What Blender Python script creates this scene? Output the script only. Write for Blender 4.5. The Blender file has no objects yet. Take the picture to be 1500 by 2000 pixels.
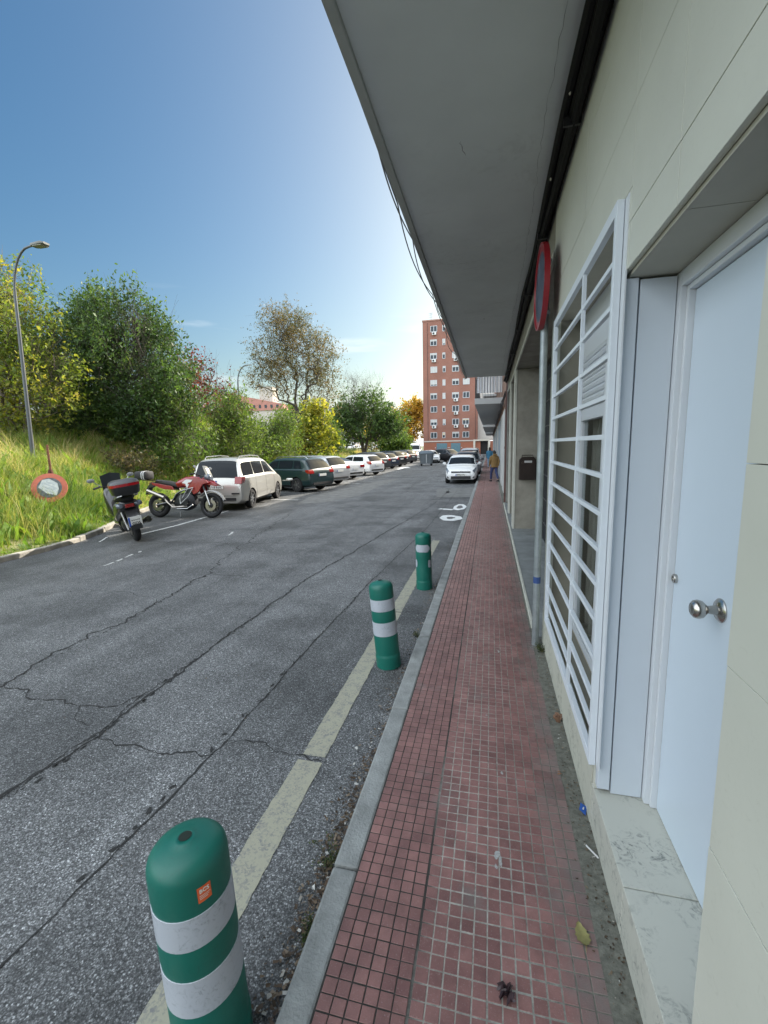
import bpy, bmesh, math, random
import numpy as np
from mathutils import Vector, Matrix
random.seed(7); RNG = np.random.default_rng(7)
sc = bpy.context.scene
COL = sc.collection
PI = math.pi
def rad(d): return math.radians(d)

# ---------------------------------------------------------------- camera, sky, sun, exposure
SUN_AZ, SUN_EL = 29.0, 30.0            # azimuth clockwise from +Y (the street's direction)
cam = bpy.data.cameras.new("camera"); camo = bpy.data.objects.new("camera", cam); COL.objects.link(camo)
R_ = Vector((0.97248827, 0.23188985, -0.02221834)); U_ = Vector((-0.01270977, 0.14805208, 0.98889789)); F_ = Vector((-0.23260486, 0.96140922, -0.14692617))
M_ = Matrix((R_, U_, -F_)).transposed().to_4x4(); M_.translation = Vector((0, 0, 2.0))
camo.matrix_world = M_
cam.sensor_fit = 'HORIZONTAL'; cam.sensor_width = 36.0; cam.lens = 36.0*858.5/1500.0
cam.clip_start = 0.05; cam.clip_end = 5000
sc.camera = camo
sc.view_settings.view_transform = 'Standard'; sc.view_settings.look = 'None'; sc.view_settings.gamma = 1.0
sc.view_settings.use_curve_mapping = False
sc.view_settings.exposure = 1.55
world = bpy.data.worlds.new("World"); sc.world = world; world.use_nodes = True
wn = world.node_tree.nodes; wl = world.node_tree.links
bg = wn['Background']; sky = wn.new('ShaderNodeTexSky'); sky.sky_type = 'NISHITA'; sky.sun_disc = False
sky.sun_elevation = rad(SUN_EL); sky.sun_rotation = rad(SUN_AZ); sky.air_density = 1.0; sky.dust_density = 3.2; sky.ozone_density = 0.6
gm = wn.new('ShaderNodeGamma'); gm.inputs[1].default_value = .95; hs = wn.new('ShaderNodeHueSaturation'); hs.inputs['Saturation'].default_value = 1.5
wl.new(sky.outputs[0], gm.inputs[0]); wl.new(gm.outputs[0], hs.inputs['Color'])
# added fill brightness in the unseen sky behind and above the viewer
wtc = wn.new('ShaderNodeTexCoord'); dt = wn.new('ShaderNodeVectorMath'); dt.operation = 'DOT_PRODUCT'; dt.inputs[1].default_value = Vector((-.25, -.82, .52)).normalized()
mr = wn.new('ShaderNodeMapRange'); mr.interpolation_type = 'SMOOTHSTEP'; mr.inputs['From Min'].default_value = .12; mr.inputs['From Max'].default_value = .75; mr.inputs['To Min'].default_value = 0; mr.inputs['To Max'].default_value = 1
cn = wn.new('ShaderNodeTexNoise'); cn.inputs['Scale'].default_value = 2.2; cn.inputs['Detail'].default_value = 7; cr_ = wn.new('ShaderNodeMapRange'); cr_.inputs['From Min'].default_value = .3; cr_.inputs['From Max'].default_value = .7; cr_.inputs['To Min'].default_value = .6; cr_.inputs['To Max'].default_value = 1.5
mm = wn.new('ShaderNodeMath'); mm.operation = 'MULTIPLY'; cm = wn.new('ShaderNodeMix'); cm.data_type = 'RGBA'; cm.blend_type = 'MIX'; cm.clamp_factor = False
SKY_FILL = 15.5
cm.inputs[7].default_value = (SKY_FILL*.91, SKY_FILL*1.0, SKY_FILL*1.08, 1)
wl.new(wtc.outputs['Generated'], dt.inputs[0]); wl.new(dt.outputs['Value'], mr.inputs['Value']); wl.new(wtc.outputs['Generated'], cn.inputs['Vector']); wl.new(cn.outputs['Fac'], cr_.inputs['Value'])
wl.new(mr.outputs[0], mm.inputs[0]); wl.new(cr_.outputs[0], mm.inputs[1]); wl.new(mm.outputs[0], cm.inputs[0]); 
# faint low wisps
wm = wn.new('ShaderNodeMapping'); wm.inputs['Scale'].default_value = (2.2, 2.2, 15); wl.new(wtc.outputs['Generated'], wm.inputs[0])
wz = wn.new('ShaderNodeTexNoise'); wz.inputs['Scale'].default_value = 1.6; wz.inputs['Detail'].default_value = 6; wl.new(wm.outputs[0], wz.inputs['Vector'])
wr = wn.new('ShaderNodeMapRange'); wr.interpolation_type = 'SMOOTHSTEP'; wr.inputs['From Min'].default_value = .56; wr.inputs['From Max'].default_value = .74; wr.inputs['To Max'].default_value = .55; wl.new(wz.outputs['Fac'], wr.inputs['Value'])
wsx = wn.new('ShaderNodeSeparateXYZ'); wl.new(wtc.outputs['Generated'], wsx.inputs[0])
wh = wn.new('ShaderNodeMapRange'); wh.interpolation_type = 'SMOOTHSTEP'; wh.inputs['From Min'].default_value = .34; wh.inputs['From Max'].default_value = .12; wl.new(wsx.outputs[2], wh.inputs['Value'])
wx = wn.new('ShaderNodeMath'); wx.operation = 'MULTIPLY'; wl.new(wr.outputs[0], wx.inputs[0]); wl.new(wh.outputs[0], wx.inputs[1])
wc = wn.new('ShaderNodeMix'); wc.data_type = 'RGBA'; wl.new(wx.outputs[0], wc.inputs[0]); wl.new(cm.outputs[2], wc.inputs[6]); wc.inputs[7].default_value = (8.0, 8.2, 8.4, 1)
# pale air just above the horizon
hz = wn.new('ShaderNodeMapRange'); hz.interpolation_type = 'SMOOTHSTEP'; hz.inputs['From Min'].default_value = .16; hz.inputs['From Max'].default_value = -.02; hz.inputs['To Max'].default_value = .85; wl.new(wsx.outputs[2], hz.inputs['Value'])
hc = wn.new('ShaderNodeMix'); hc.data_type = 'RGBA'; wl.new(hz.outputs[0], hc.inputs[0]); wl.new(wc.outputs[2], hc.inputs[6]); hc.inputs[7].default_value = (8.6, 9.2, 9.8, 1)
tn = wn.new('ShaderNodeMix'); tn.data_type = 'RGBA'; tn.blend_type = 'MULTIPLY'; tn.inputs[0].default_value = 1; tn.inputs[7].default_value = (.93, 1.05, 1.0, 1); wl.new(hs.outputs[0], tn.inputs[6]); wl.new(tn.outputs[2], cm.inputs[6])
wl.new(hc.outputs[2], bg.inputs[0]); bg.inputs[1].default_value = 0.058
sun = bpy.data.lights.new("sun", 'SUN'); sun.energy = 3.6; sun.angle = rad(0.5); sun.color = (1.0, 0.93, 0.82)
suno = bpy.data.objects.new("sun", sun); COL.objects.link(suno); suno.location = (0, 0, 60)
sd = Vector((math.sin(rad(SUN_AZ))*math.cos(rad(SUN_EL)), math.cos(rad(SUN_AZ))*math.cos(rad(SUN_EL)), math.sin(rad(SUN_EL))))
suno.rotation_euler = sd.to_track_quat('Z', 'Y').to_euler()
sc.cycles.use_denoising = True
sc.cycles.max_bounces = 8; sc.cycles.transparent_max_bounces = 12

# ---------------------------------------------------------------- helpers
class MB:
    """collects faces, built as one mesh object"""
    def __init__(s): s.v = []; s.f = []; s.m = []; s.mi = 0
    def add(s, vs, fs, mi=None):
        o = len(s.v); s.v += [tuple(v) for v in vs]
        for f in fs: s.f.append(tuple(i+o for i in f)); s.m.append(s.mi if mi is None else mi)
        return s
    def box(s, x0, x1, y0, y1, z0, z1, mi=None):
        v = [(x, y, z) for z in (z0, z1) for y in (y0, y1) for x in (x0, x1)]
        return s.add(v, [(0, 2, 3, 1), (4, 5, 7, 6), (0, 1, 5, 4), (2, 6, 7, 3), (0, 4, 6, 2), (1, 3, 7, 5)], mi)
    def cbox(s, c, d, rot=None, mi=None):
        v = []
        for z in (-.5, .5):
            for y in (-.5, .5):
                for x in (-.5, .5):
                    p = Vector((x*d[0], y*d[1], z*d[2]))
                    if rot is not None: p = rot @ p
                    v.append(p+Vector(c))
        return s.add(v, [(0, 2, 3, 1), (4, 5, 7, 6), (0, 1, 5, 4), (2, 6, 7, 3), (0, 4, 6, 2), (1, 3, 7, 5)], mi)
    def tube(s, pts, r, n=8, mi=None, cap=True):
        pts = [Vector(p) for p in pts]; k = len(pts)
        rs = r if isinstance(r, (list, tuple)) else [r]*k
        up = None; vs = []; fs = []
        for i, p in enumerate(pts):
            d = (pts[min(i+1, k-1)]-pts[max(i-1, 0)])
            if d.length < 1e-9: d = Vector((0, 0, 1))
            d.normalize()
            if up is None: up = d.orthogonal().normalized()
            else:
                up = up-d*up.dot(d)
                up = up.normalized() if up.length > 1e-6 else d.orthogonal().normalized()
            b = d.cross(up)
            for j in range(n):
                a = 2*PI*j/n
                vs.append(p+(up*math.cos(a)+b*math.sin(a))*rs[i])
        for i in range(k-1):
            for j in range(n):
                a, b2 = i*n+j, i*n+(j+1) % n
                fs.append((a, b2, b2+n, a+n))
        if cap: fs.append(tuple(range(n-1, -1, -1))); fs.append(tuple((k-1)*n+j for j in range(n)))
        return s.add(vs, fs, mi)
    def lathe(s, prof, c=(0, 0, 0), axis='z', n=24, mi=None, cap=True):
        vs = []; fs = []
        for (r, h) in prof:
            for j in range(n):
                a = 2*PI*j/n; x, y = r*math.cos(a), r*math.sin(a)
                p = {'z': (x, y, h), 'y': (x, h, y), 'x': (h, x, y)}[axis]
                vs.append((p[0]+c[0], p[1]+c[1], p[2]+c[2]))
        for i in range(len(prof)-1):
            for j in range(n):
                a, b = i*n+j, i*n+(j+1) % n; fs.append((a, b, b+n, a+n))
        if cap: fs.append(tuple(range(n-1, -1, -1))); fs.append(tuple((len(prof)-1)*n+j for j in range(n)))
        return s.add(vs, fs, mi)
    def loft(s, rings, n=16, axis='x', mi=None, pw=2.4):
        """rings: (pos along axis, cy, cz, ry, rz)"""
        vs = []; fs = []
        for (t, cy, cz, ry, rz) in rings:
            for j in range(n):
                a = 2*PI*j/n; c_, s_ = math.cos(a), math.sin(a)
                y = cy+ry*math.copysign(abs(c_)**(2/pw), c_); z = cz+rz*math.copysign(abs(s_)**(2/pw), s_)
                vs.append({'x': (t, y, z), 'y': (y, t, z), 'z': (y, z, t)}[axis])
        for i in range(len(rings)-1):
            for j in range(n):
                a, b = i*n+j, i*n+(j+1) % n; fs.append((a, b, b+n, a+n))
        fs.append(tuple(range(n-1, -1, -1))); fs.append(tuple((len(rings)-1)*n+j for j in range(n)))
        return s.add(vs, fs, mi)
    def prism(s, poly, z0, z1, axis='z', mi=None):
        """poly of 2D points extruded along axis"""
        n = len(poly)
        def P(a, b, h): return {'z': (a, b, h), 'y': (a, h, b), 'x': (h, a, b)}[axis]
        vs = [P(a, b, z0) for a, b in poly]+[P(a, b, z1) for a, b in poly]
        fs = [tuple(range(n-1, -1, -1)), tuple(range(n, 2*n))]+[(i, (i+1) % n, n+(i+1) % n, n+i) for i in range(n)]
        return s.add(vs, fs, mi)
    def build(s, name, mat, parent=None, smooth=False, bevel=0, link=True, loc=None, fix=True):
        me = bpy.data.meshes.new(name); me.from_pydata(s.v, [], s.f)
        mats = mat if isinstance(mat, (list, tuple)) else [mat]
        for m in mats: me.materials.append(m)
        if len(mats) > 1: me.polygons.foreach_set('material_index', s.m)
        if fix and len(s.f) < 60000:
            b = bmesh.new(); b.from_mesh(me); bmesh.ops.recalc_face_normals(b, faces=b.faces); b.to_mesh(me); b.free()
        me.polygons.foreach_set('use_smooth', [bool(smooth)]*len(me.polygons))
        if smooth:
            if smooth != 'all': me.set_sharp_from_angle(angle=rad(40))
        me.update()
        o = bpy.data.objects.new(name, me)
        if link: COL.objects.link(o)
        if parent is not None: o.parent = parent
        if loc is not None: o.location = loc
        if bevel:
            md = o.modifiers.new('bevel', 'BEVEL'); md.width = bevel; md.segments = 2; md.limit_method = 'ANGLE'; md.angle_limit = rad(35)
        return o
def tag(o, label=None, cat=None, group=None, kind=None):
    if label: o['label'] = label
    if cat: o['category'] = cat
    if group: o['group'] = group
    if kind: o['kind'] = kind
    return o
def thing(name, label, cat, loc=(0, 0, 0), rotz=0, group=None):
    o = bpy.data.objects.new(name, None); COL.objects.link(o); o.location = loc; o.rotation_euler = (0, 0, rotz)
    o.empty_display_size = .2
    return tag(o, label, cat, group)
def struct(o): o['kind'] = 'structure'; return o
def copy_tree(o, parent=None):
    c = o.copy(); COL.objects.link(c)
    if parent is not None: c.parent = parent
    for ch in list(o.children): copy_tree(ch, c)
    return c
def npmesh(name, verts, faces, mat, parent=None, attr=None, smooth=False):
    """verts (N,3); faces (M,k) all the same size"""
    me = bpy.data.meshes.new(name); n, m, k = len(verts), len(faces), faces.shape[1]
    me.vertices.add(n); me.vertices.foreach_set('co', np.asarray(verts, dtype=np.float32).ravel())
    me.loops.add(m*k); me.loops.foreach_set('vertex_index', faces.astype(np.int32).ravel())
    me.polygons.add(m); me.polygons.foreach_set('loop_start', np.arange(0, m*k, k, dtype=np.int32))
    me.update(calc_edges=True)
    if attr is not None:
        a = me.attributes.new('tint', 'FLOAT', 'POINT'); a.data.foreach_set('value', np.asarray(attr, dtype=np.float32))
    me.polygons.foreach_set('use_smooth', [bool(smooth)]*m)
    for mm in (mat if isinstance(mat, (list, tuple)) else [mat]): me.materials.append(mm)
    me.validate(); me.update()
    o = bpy.data.objects.new(name, me); COL.objects.link(o)
    if parent is not None: o.parent = parent
    return o
def text_mesh(name, s, size, mat, parent, loc, rot, depth=.001, bold=0.0):
    cu = bpy.data.curves.new(name, 'FONT'); cu.body = s; cu.size = size; cu.align_x = 'CENTER'; cu.align_y = 'CENTER'
    cu.extrude = depth; cu.offset = bold; cu.resolution_u = 3
    t = bpy.data.objects.new(name, cu); COL.objects.link(t)
    dg = bpy.context.evaluated_depsgraph_get(); me = bpy.data.meshes.new_from_object(t.evaluated_get(dg))
    bpy.data.objects.remove(t)
    me.name = name; me.materials.clear(); me.materials.append(mat)
    o = bpy.data.objects.new(name, me); COL.objects.link(o); o.parent = parent; o.location = loc; o.rotation_euler = rot
    return o

# ---------------------------------------------------------------- materials
MATS = {}
def mat(name, col=(.5, .5, .5), rough=.6, metal=0.0, var=0.0, scale=4.0, bump=0.0, bscale=60.0, coat=0.0, col2=None, spec=None, detail=6, stretch=None, emis=None):
    if name in MATS: return MATS[name]
    m = bpy.data.materials.new(name); m.use_nodes = True; nt = m.node_tree; N = nt.nodes; L = nt.links
    b = N['Principled BSDF']; b.inputs['Base Color'].default_value = (*col, 1); b.inputs['Roughness'].default_value = rough; b.inputs['Metallic'].default_value = metal
    if coat: b.inputs['Coat Weight'].default_value = coat; b.inputs['Coat Roughness'].default_value = .05
    if spec is not None: b.inputs['Specular IOR Level'].default_value = spec
    tc = N.new('ShaderNodeTexCoord'); src = tc.outputs['Object']
    if stretch:
        mp = N.new('ShaderNodeMapping'); mp.inputs['Scale'].default_value = stretch; L.new(src, mp.inputs[0]); src = mp.outputs[0]
    if var or col2:
        n = N.new('ShaderNodeTexNoise'); n.inputs['Scale'].default_value = scale; n.inputs['Detail'].default_value = detail; n.inputs['Roughness'].default_value = .62; L.new(src, n.inputs['Vector'])
        rp = N.new('ShaderNodeValToRGB'); rp.color_ramp.elements[0].position = .32; rp.color_ramp.elements[1].position = .68
        c2 = col2 if col2 else tuple(min(1, c*(1+var)) for c in col); c1 = col if col2 else tuple(c*(1-var) for c in col)
        rp.color_ramp.elements[0].color = (*c1, 1); rp.color_ramp.elements[1].color = (*c2, 1)
        L.new(n.outputs['Fac'], rp.inputs[0]); L.new(rp.outputs[0], b.inputs['Base Color'])
    if bump:
        n2 = N.new('ShaderNodeTexNoise'); n2.inputs['Scale'].default_value = bscale; n2.inputs['Detail'].default_value = 5; L.new(src, n2.inputs['Vector'])
        bp = N.new('ShaderNodeBump'); bp.inputs['Strength'].default_value = bump; bp.inputs['Distance'].default_value = .01; L.new(n2.outputs['Fac'], bp.inputs['Height']); L.new(bp.outputs[0], b.inputs['Normal'])
    if emis: b.inputs['Emission Color'].default_value = (*emis[:3], 1); b.inputs['Emission Strength'].default_value = emis[3]
    MATS[name] = m; return m
def leaf_mat(name, cols, trans=.45, rough=.55):
    """cols: list of (pos, rgb) looked up by the per-leaf 'tint' attribute"""
    m = bpy.data.materials.new(name); m.use_nodes = True; nt = m.node_tree; N = nt.nodes; L = nt.links
    b = N['Principled BSDF']; out = N['Material Output']
    at = N.new('ShaderNodeAttribute'); at.attribute_name = 'tint'
    rp = N.new('ShaderNodeValToRGB'); cr = rp.color_ramp
    cr.elements[0].position = cols[0][0]; cr.elements[0].color = (*cols[0][1], 1); cr.elements[1].position = cols[-1][0]; cr.elements[1].color = (*cols[-1][1], 1)
    for p, c in cols[1:-1]: e = cr.elements.new(p); e.color = (*c, 1)
    L.new(at.outputs['Fac'], rp.inputs[0]); L.new(rp.outputs[0], b.inputs['Base Color']); b.inputs['Roughness'].default_value = rough
    b.inputs['Specular IOR Level'].default_value = .35
    t = N.new('ShaderNodeBsdfTranslucent'); mx = N.new('ShaderNodeMixShader'); mx.inputs[0].default_value = trans
    g = N.new('ShaderNodeMix'); g.data_type = 'RGBA'; g.blend_type = 'MULTIPLY'; g.inputs[0].default_value = 1.0; g.inputs[7].default_value = (1.5, 1.45, .75, 1)
    L.new(rp.outputs[0], g.inputs[6]); L.new(g.outputs[2], t.inputs[0])
    L.new(b.outputs[0], mx.inputs[1]); L.new(t.outputs[0], mx.inputs[2]); L.new(mx.outputs[0], out.inputs[0])
    return m
def glass_mat(name, tint=(.03, .035, .04), rough=.03):
    return mat(name, tint, rough, 0, spec=.18)
# ================================================================ GROUND, ROAD, PAVEMENT
def asphalt():
    m = bpy.data.materials.new('asphalt'); m.use_nodes = True; nt = m.node_tree; N = nt.nodes; L = nt.links
    b = N['Principled BSDF']; tc = N.new('ShaderNodeTexCoord'); src = tc.outputs['Object']
    def noise(s, d=4, r=.6, vec=None):
        n = N.new('ShaderNodeTexNoise'); n.inputs['Scale'].default_value = s; n.inputs['Detail'].default_value = d; n.inputs['Roughness'].default_value = r; L.new(vec or src, n.inputs['Vector']); return n.outputs['Fac']
    def ramp(f, *st):
        r = N.new('ShaderNodeValToRGB'); cr = r.color_ramp
        cr.elements[0].position = st[0][0]; cr.elements[0].color = (*[st[0][1]]*3, 1); cr.elements[1].position = st[-1][0]; cr.elements[1].color = (*[st[-1][1]]*3, 1)
        for p, c in st[1:-1]: e = cr.elements.new(p); e.color = (c, c, c, 1)
        L.new(f, r.inputs[0]); return r.outputs[0]
    def mth(op, a, b_):
        n = N.new('ShaderNodeMath'); n.operation = op
        for i, q in enumerate((a, b_)):
            if isinstance(q, (int, float)): n.inputs[i].default_value = q
            else: L.new(q, n.inputs[i])
        return n.outputs[0]
    sx = N.new('ShaderNodeSeparateXYZ'); L.new(src, sx.inputs[0]); X = sx.outputs[0]
    wob = mth('MULTIPLY', mth('SUBTRACT', noise(1.2, 3), .5), .12)
    Xw = mth('ADD', X, wob)
    zone = ramp(mth('DIVIDE', mth('ADD', Xw, 10.0), 10.0), (.0, .50), (.12, .58), (.30, .93), (.722, 1.0), (.727, 1.16), (.821, 1.14), (.826, 1.0), (.95, .86))
    big = ramp(noise(.45, 5), (.3, .82), (.7, 1.15)); mid = ramp(noise(3.0, 5, .65), (.3, .86), (.7, 1.12))
    # aggregate
    v = N.new('ShaderNodeTexVoronoi'); v.inputs['Scale'].default_value = 130; L.new(src, v.inputs['Vector'])
    sv = N.new('ShaderNodeSeparateColor'); L.new(v.outputs['Color'], sv.inputs[0])
    stone = ramp(sv.outputs[0], (.0, .45), (.5, .85), (.82, 1.25), (.93, 1.6), (1.0, 2.4))
    v2 = N.new('ShaderNodeTexVoronoi'); v2.inputs['Scale'].default_value = 230; L.new(src, v2.inputs['Vector'])
    sv2 = N.new('ShaderNodeSeparateColor'); L.new(v2.outputs['Color'], sv2.inputs[0])
    stone2 = ramp(sv2.outputs[1], (.0, .6), (.7, 1.0), (1.0, 1.9))
    dark = ramp(v.outputs['Distance'], (.25, 1.0), (.75, .45))
    f = mth('MULTIPLY', mth('MULTIPLY', zone, big), mth('MULTIPLY', mid, stone)); f = mth('MULTIPLY', f, mth('MULTIPLY', stone2, dark))
    # oil-dark parking bay stain
    st = ramp(noise(.8, 5), (.46, 1.0), (.62, .62))
    f = mth('MULTIPLY', f, st)
    lm = N.new('ShaderNodeMapping'); lm.inputs['Scale'].default_value = (2.4, .16, 1); L.new(src, lm.inputs[0])
    f = mth('MULTIPLY', f, ramp(noise(1.0, 5, .6, lm.outputs[0]), (.32, .84), (.68, 1.14)))
    c = N.new('ShaderNodeMix'); c.data_type = 'RGBA'; c.blend_type = 'MULTIPLY'; c.inputs[0].default_value = 1.0; c.inputs[6].default_value = (.215, .22, .225, 1)
    L.new(f, c.inputs[7])
    mn = N.new('ShaderNodeMix'); mn.data_type = 'RGBA'; mn.blend_type = 'MULTIPLY'; mn.inputs[0].default_value = 1
    L.new(c.outputs[2], b.inputs['Base Color'])
    b.inputs['Roughness'].default_value = .72
    N.remove(mn)
    bp = N.new('ShaderNodeBump'); bp.inputs['Strength'].default_value = .9; bp.inputs['Distance'].default_value = .006
    h = mth('ADD', mth('MULTIPLY', sv.outputs[0], .5), mth('MULTIPLY', noise(60, 3), .8)); L.new(h, bp.inputs['Height']); L.new(bp.outputs[0], b.inputs['Normal'])
    return m
M_ASPH = asphalt()
KX = [(-30, -8.9), (7.5, -8.93), (9.2, -9.6), (11.5, -10.9), (14, -12.0), (18, -12.9), (80, -13.2), (90, -14.0)]
def kx(y): return float(np.interp(y, [a for a, _ in KX], [b for _, b in KX]))
g = MB().box(-1500, 1500, -60, 2500, -.4, -.03)
struct(g.build('ground', mat('dry_earth', (.085, .10, .045), .95, var=.3, scale=.4, bump=.3, bscale=8)))
g = MB().add([(-60, -20, 0), (-.672, -20, 0), (-.672, 200, 0), (-60, 200, 0)], [(0, 1, 2, 3)])
struct(g.build('road', M_ASPH))
g = MB().add([(-.672, 92, -.002), (60, 92, -.002), (60, 200, -.002), (-.672, 200, -.002)], [(0, 1, 2, 3)])
struct(g.build('cross_street', M_ASPH))

# right kerb: one metre stones with open joints
g = MB(); y = -3.33; i = 0
while y < 90:
    w = 1.24
    dz = random.uniform(-.004, .004); dx = random.uniform(-.005, .005)
    g.box(-.668+dx, -.552, y+.004, y+w-.004, -.05, .131+dz); y += w; i += 1
kerb = struct(g.build('kerb', mat('kerb_concrete', (.25, .26, .255), .85, var=.25, scale=7, bump=.5, bscale=90), bevel=.012))
# left kerb, half buried by the verge
g = MB(); ys = np.arange(-10, 78, 1.0)
for a, b_ in zip(ys[:-1], ys[1:]):
    p, q = Vector((kx(a), a, 0)), Vector((kx(b_), b_, 0)); d = (q-p).normalized(); n = Vector((-d.y, d.x, 0))
    h = .11+random.uniform(-.02, .01)
    vs = [p, q-d*.01, q-d*.01+n*.14, p+n*.14]; g.add([(v.x, v.y, -.05) for v in vs]+[(v.x, v.y, h) for v in vs], [(0, 1, 2, 3), (4, 5, 6, 7), (0, 1, 5, 4), (1, 2, 6, 5), (2, 3, 7, 6), (3, 0, 4, 7)])
kl = struct(g.build('far_kerb', mat('old_kerb', (.30, .28, .24), .9, var=.3, scale=5, bump=.5, bscale=60), bevel=.02))

# tiles: real bevelled squares of 5 cm over a mortar bed
def tiles(y0, y1):
    X0 = -.548; cols = 19; p = .0505
    rows = int((y1-y0)/p)
    iy, ix = np.meshgrid(np.arange(rows), np.arange(cols), indexing='ij'); ix = ix.ravel(); iy = iy.ravel(); n = len(ix)
    gap = .0045; bev = .0014
    cx = X0+(ix+.5)*p+np.where(ix >= 6, .006, 0)+RNG.normal(0, .0005, n); cy = y0+(iy+.5)*p+RNG.normal(0, .0005, n)
    # each 20 cm slab settles a little
    sid = (ix//4)*1000+iy//4; sh = RNG.normal(0, .0005, sid.max()+1)[sid]
    tx = RNG.normal(0, .004, sid.max()+1)[sid]; ty = RNG.normal(0, .004, sid.max()+1)[sid]
    wave = .004*np.sin(cy*1.3)+.003*np.sin(cy*3.1+cx*5)
    h = .130+sh+wave+RNG.normal(0, .0002, n)
    a = p/2-gap/2; c = a-bev
    V = np.zeros((n, 8, 3)); k = 0
    for (r, dz) in ((a, -.0016), (c, 0)):
        for (sx_, sy_) in ((-1, -1), (1, -1), (1, 1), (-1, 1)):
            V[:, k, 0] = cx+sx_*r; V[:, k, 1] = cy+sy_*r; V[:, k, 2] = h+dz+tx*sx_*r+ty*sy_*r; k += 1
    F = np.array([[4, 5, 6, 7], [0, 1, 5, 4], [1, 2, 6, 5], [2, 3, 7, 6], [3, 0, 4, 7]])
    F = (F[None]+np.arange(n)[:, None, None]*8).reshape(-1, 4)
    slab = RNG.random(sid.max()+1)[sid]
    tint = np.clip(.5*slab+.5*RNG.random(n), 0, 1)
    return V.reshape(-1, 3), F, np.repeat(tint, 8)
def tile_mat():
    m = bpy.data.materials.new('red_cement_tile'); m.use_nodes = True; nt = m.node_tree; N = nt.nodes; L = nt.links
    b = N['Principled BSDF']; tc = N.new('ShaderNodeTexCoord'); src = tc.outputs['Object']
    at = N.new('ShaderNodeAttribute'); at.attribute_name = 'tint'
    r = N.new('ShaderNodeValToRGB'); r.color_ramp.elements[0].color = (.165, .078, .072, 1); r.color_ramp.elements[1].color = (.285, .145, .130, 1)
    L.new(at.outputs['Fac'], r.inputs[0])
    def noise(s, d=4):
        n = N.new('ShaderNodeTexNoise'); n.inputs['Scale'].default_value = s; n.inputs['Detail'].default_value = d; n.inputs['Roughness'].default_value = .65; L.new(src, n.inputs['Vector']); return n.outputs['Fac']
    def mix(fac, a, c, bt='MIX'):
        x = N.new('ShaderNodeMix'); x.data_type = 'RGBA'; x.blend_type = bt
        if isinstance(fac, float): x.inputs[0].default_value = fac
        else: L.new(fac, x.inputs[0])
        for i, q in ((6, a), (7, c)):
            if isinstance(q, tuple): x.inputs[i].default_value = (*q, 1)
            else: L.new(q, x.inputs[i])
        return x.outputs[2]
    def ramp(f, p0, p1, c0=0., c1=1.):
        q = N.new('ShaderNodeValToRGB'); q.color_ramp.elements[0].position = p0; q.color_ramp.elements[1].position = p1
        q.color_ramp.elements[0].color = (c0, c0, c0, 1); q.color_ramp.elements[1].color = (c1, c1, c1, 1); L.new(f, q.inputs[0]); return q.outputs[0]
    c = mix(1.0, r.outputs[0], ramp(noise(9, 6), .3, .7, .72, 1.2), 'MULTIPLY')
    c = mix(ramp(noise(160, 2), .60, .72, 0, .45), c, (.34, .26, .25))          # pale grit
    # grey dirt towards the wall (x > .25), broken up by noise
    sx = N.new('ShaderNodeSeparateXYZ'); L.new(src, sx.inputs[0])
    ad = N.new('ShaderNodeMath'); ad.operation = 'MULTIPLY_ADD'; L.new(noise(5, 6), ad.inputs[0]); ad.inputs[1].default_value = .55; L.new(sx.outputs[0], ad.inputs[2])
    c = mix(ramp(ad.outputs[0], .52, .78, 0, .8), c, (.15, .155, .145))
    c = mix(ramp(noise(3.1, 7), .60, .72, 0, .5), c, (.17, .165, .155))
    L.new(c, b.inputs['Base Color'])
    L.new(ramp(noise(14, 5), .3, .7, .28, .5), b.inputs['Roughness'])
    bp = N.new('ShaderNodeBump'); bp.inputs['Strength'].default_value = .35; bp.inputs['Distance'].default_value = .004; L.new(noise(240, 3), bp.inputs['Height']); L.new(bp.outputs[0], b.inputs['Normal'])
    return m
V1, F1, T1_ = tiles(-.6, 60)
pav = struct(npmesh('pavement', V1, F1, tile_mat(), attr=T1_))
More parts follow.
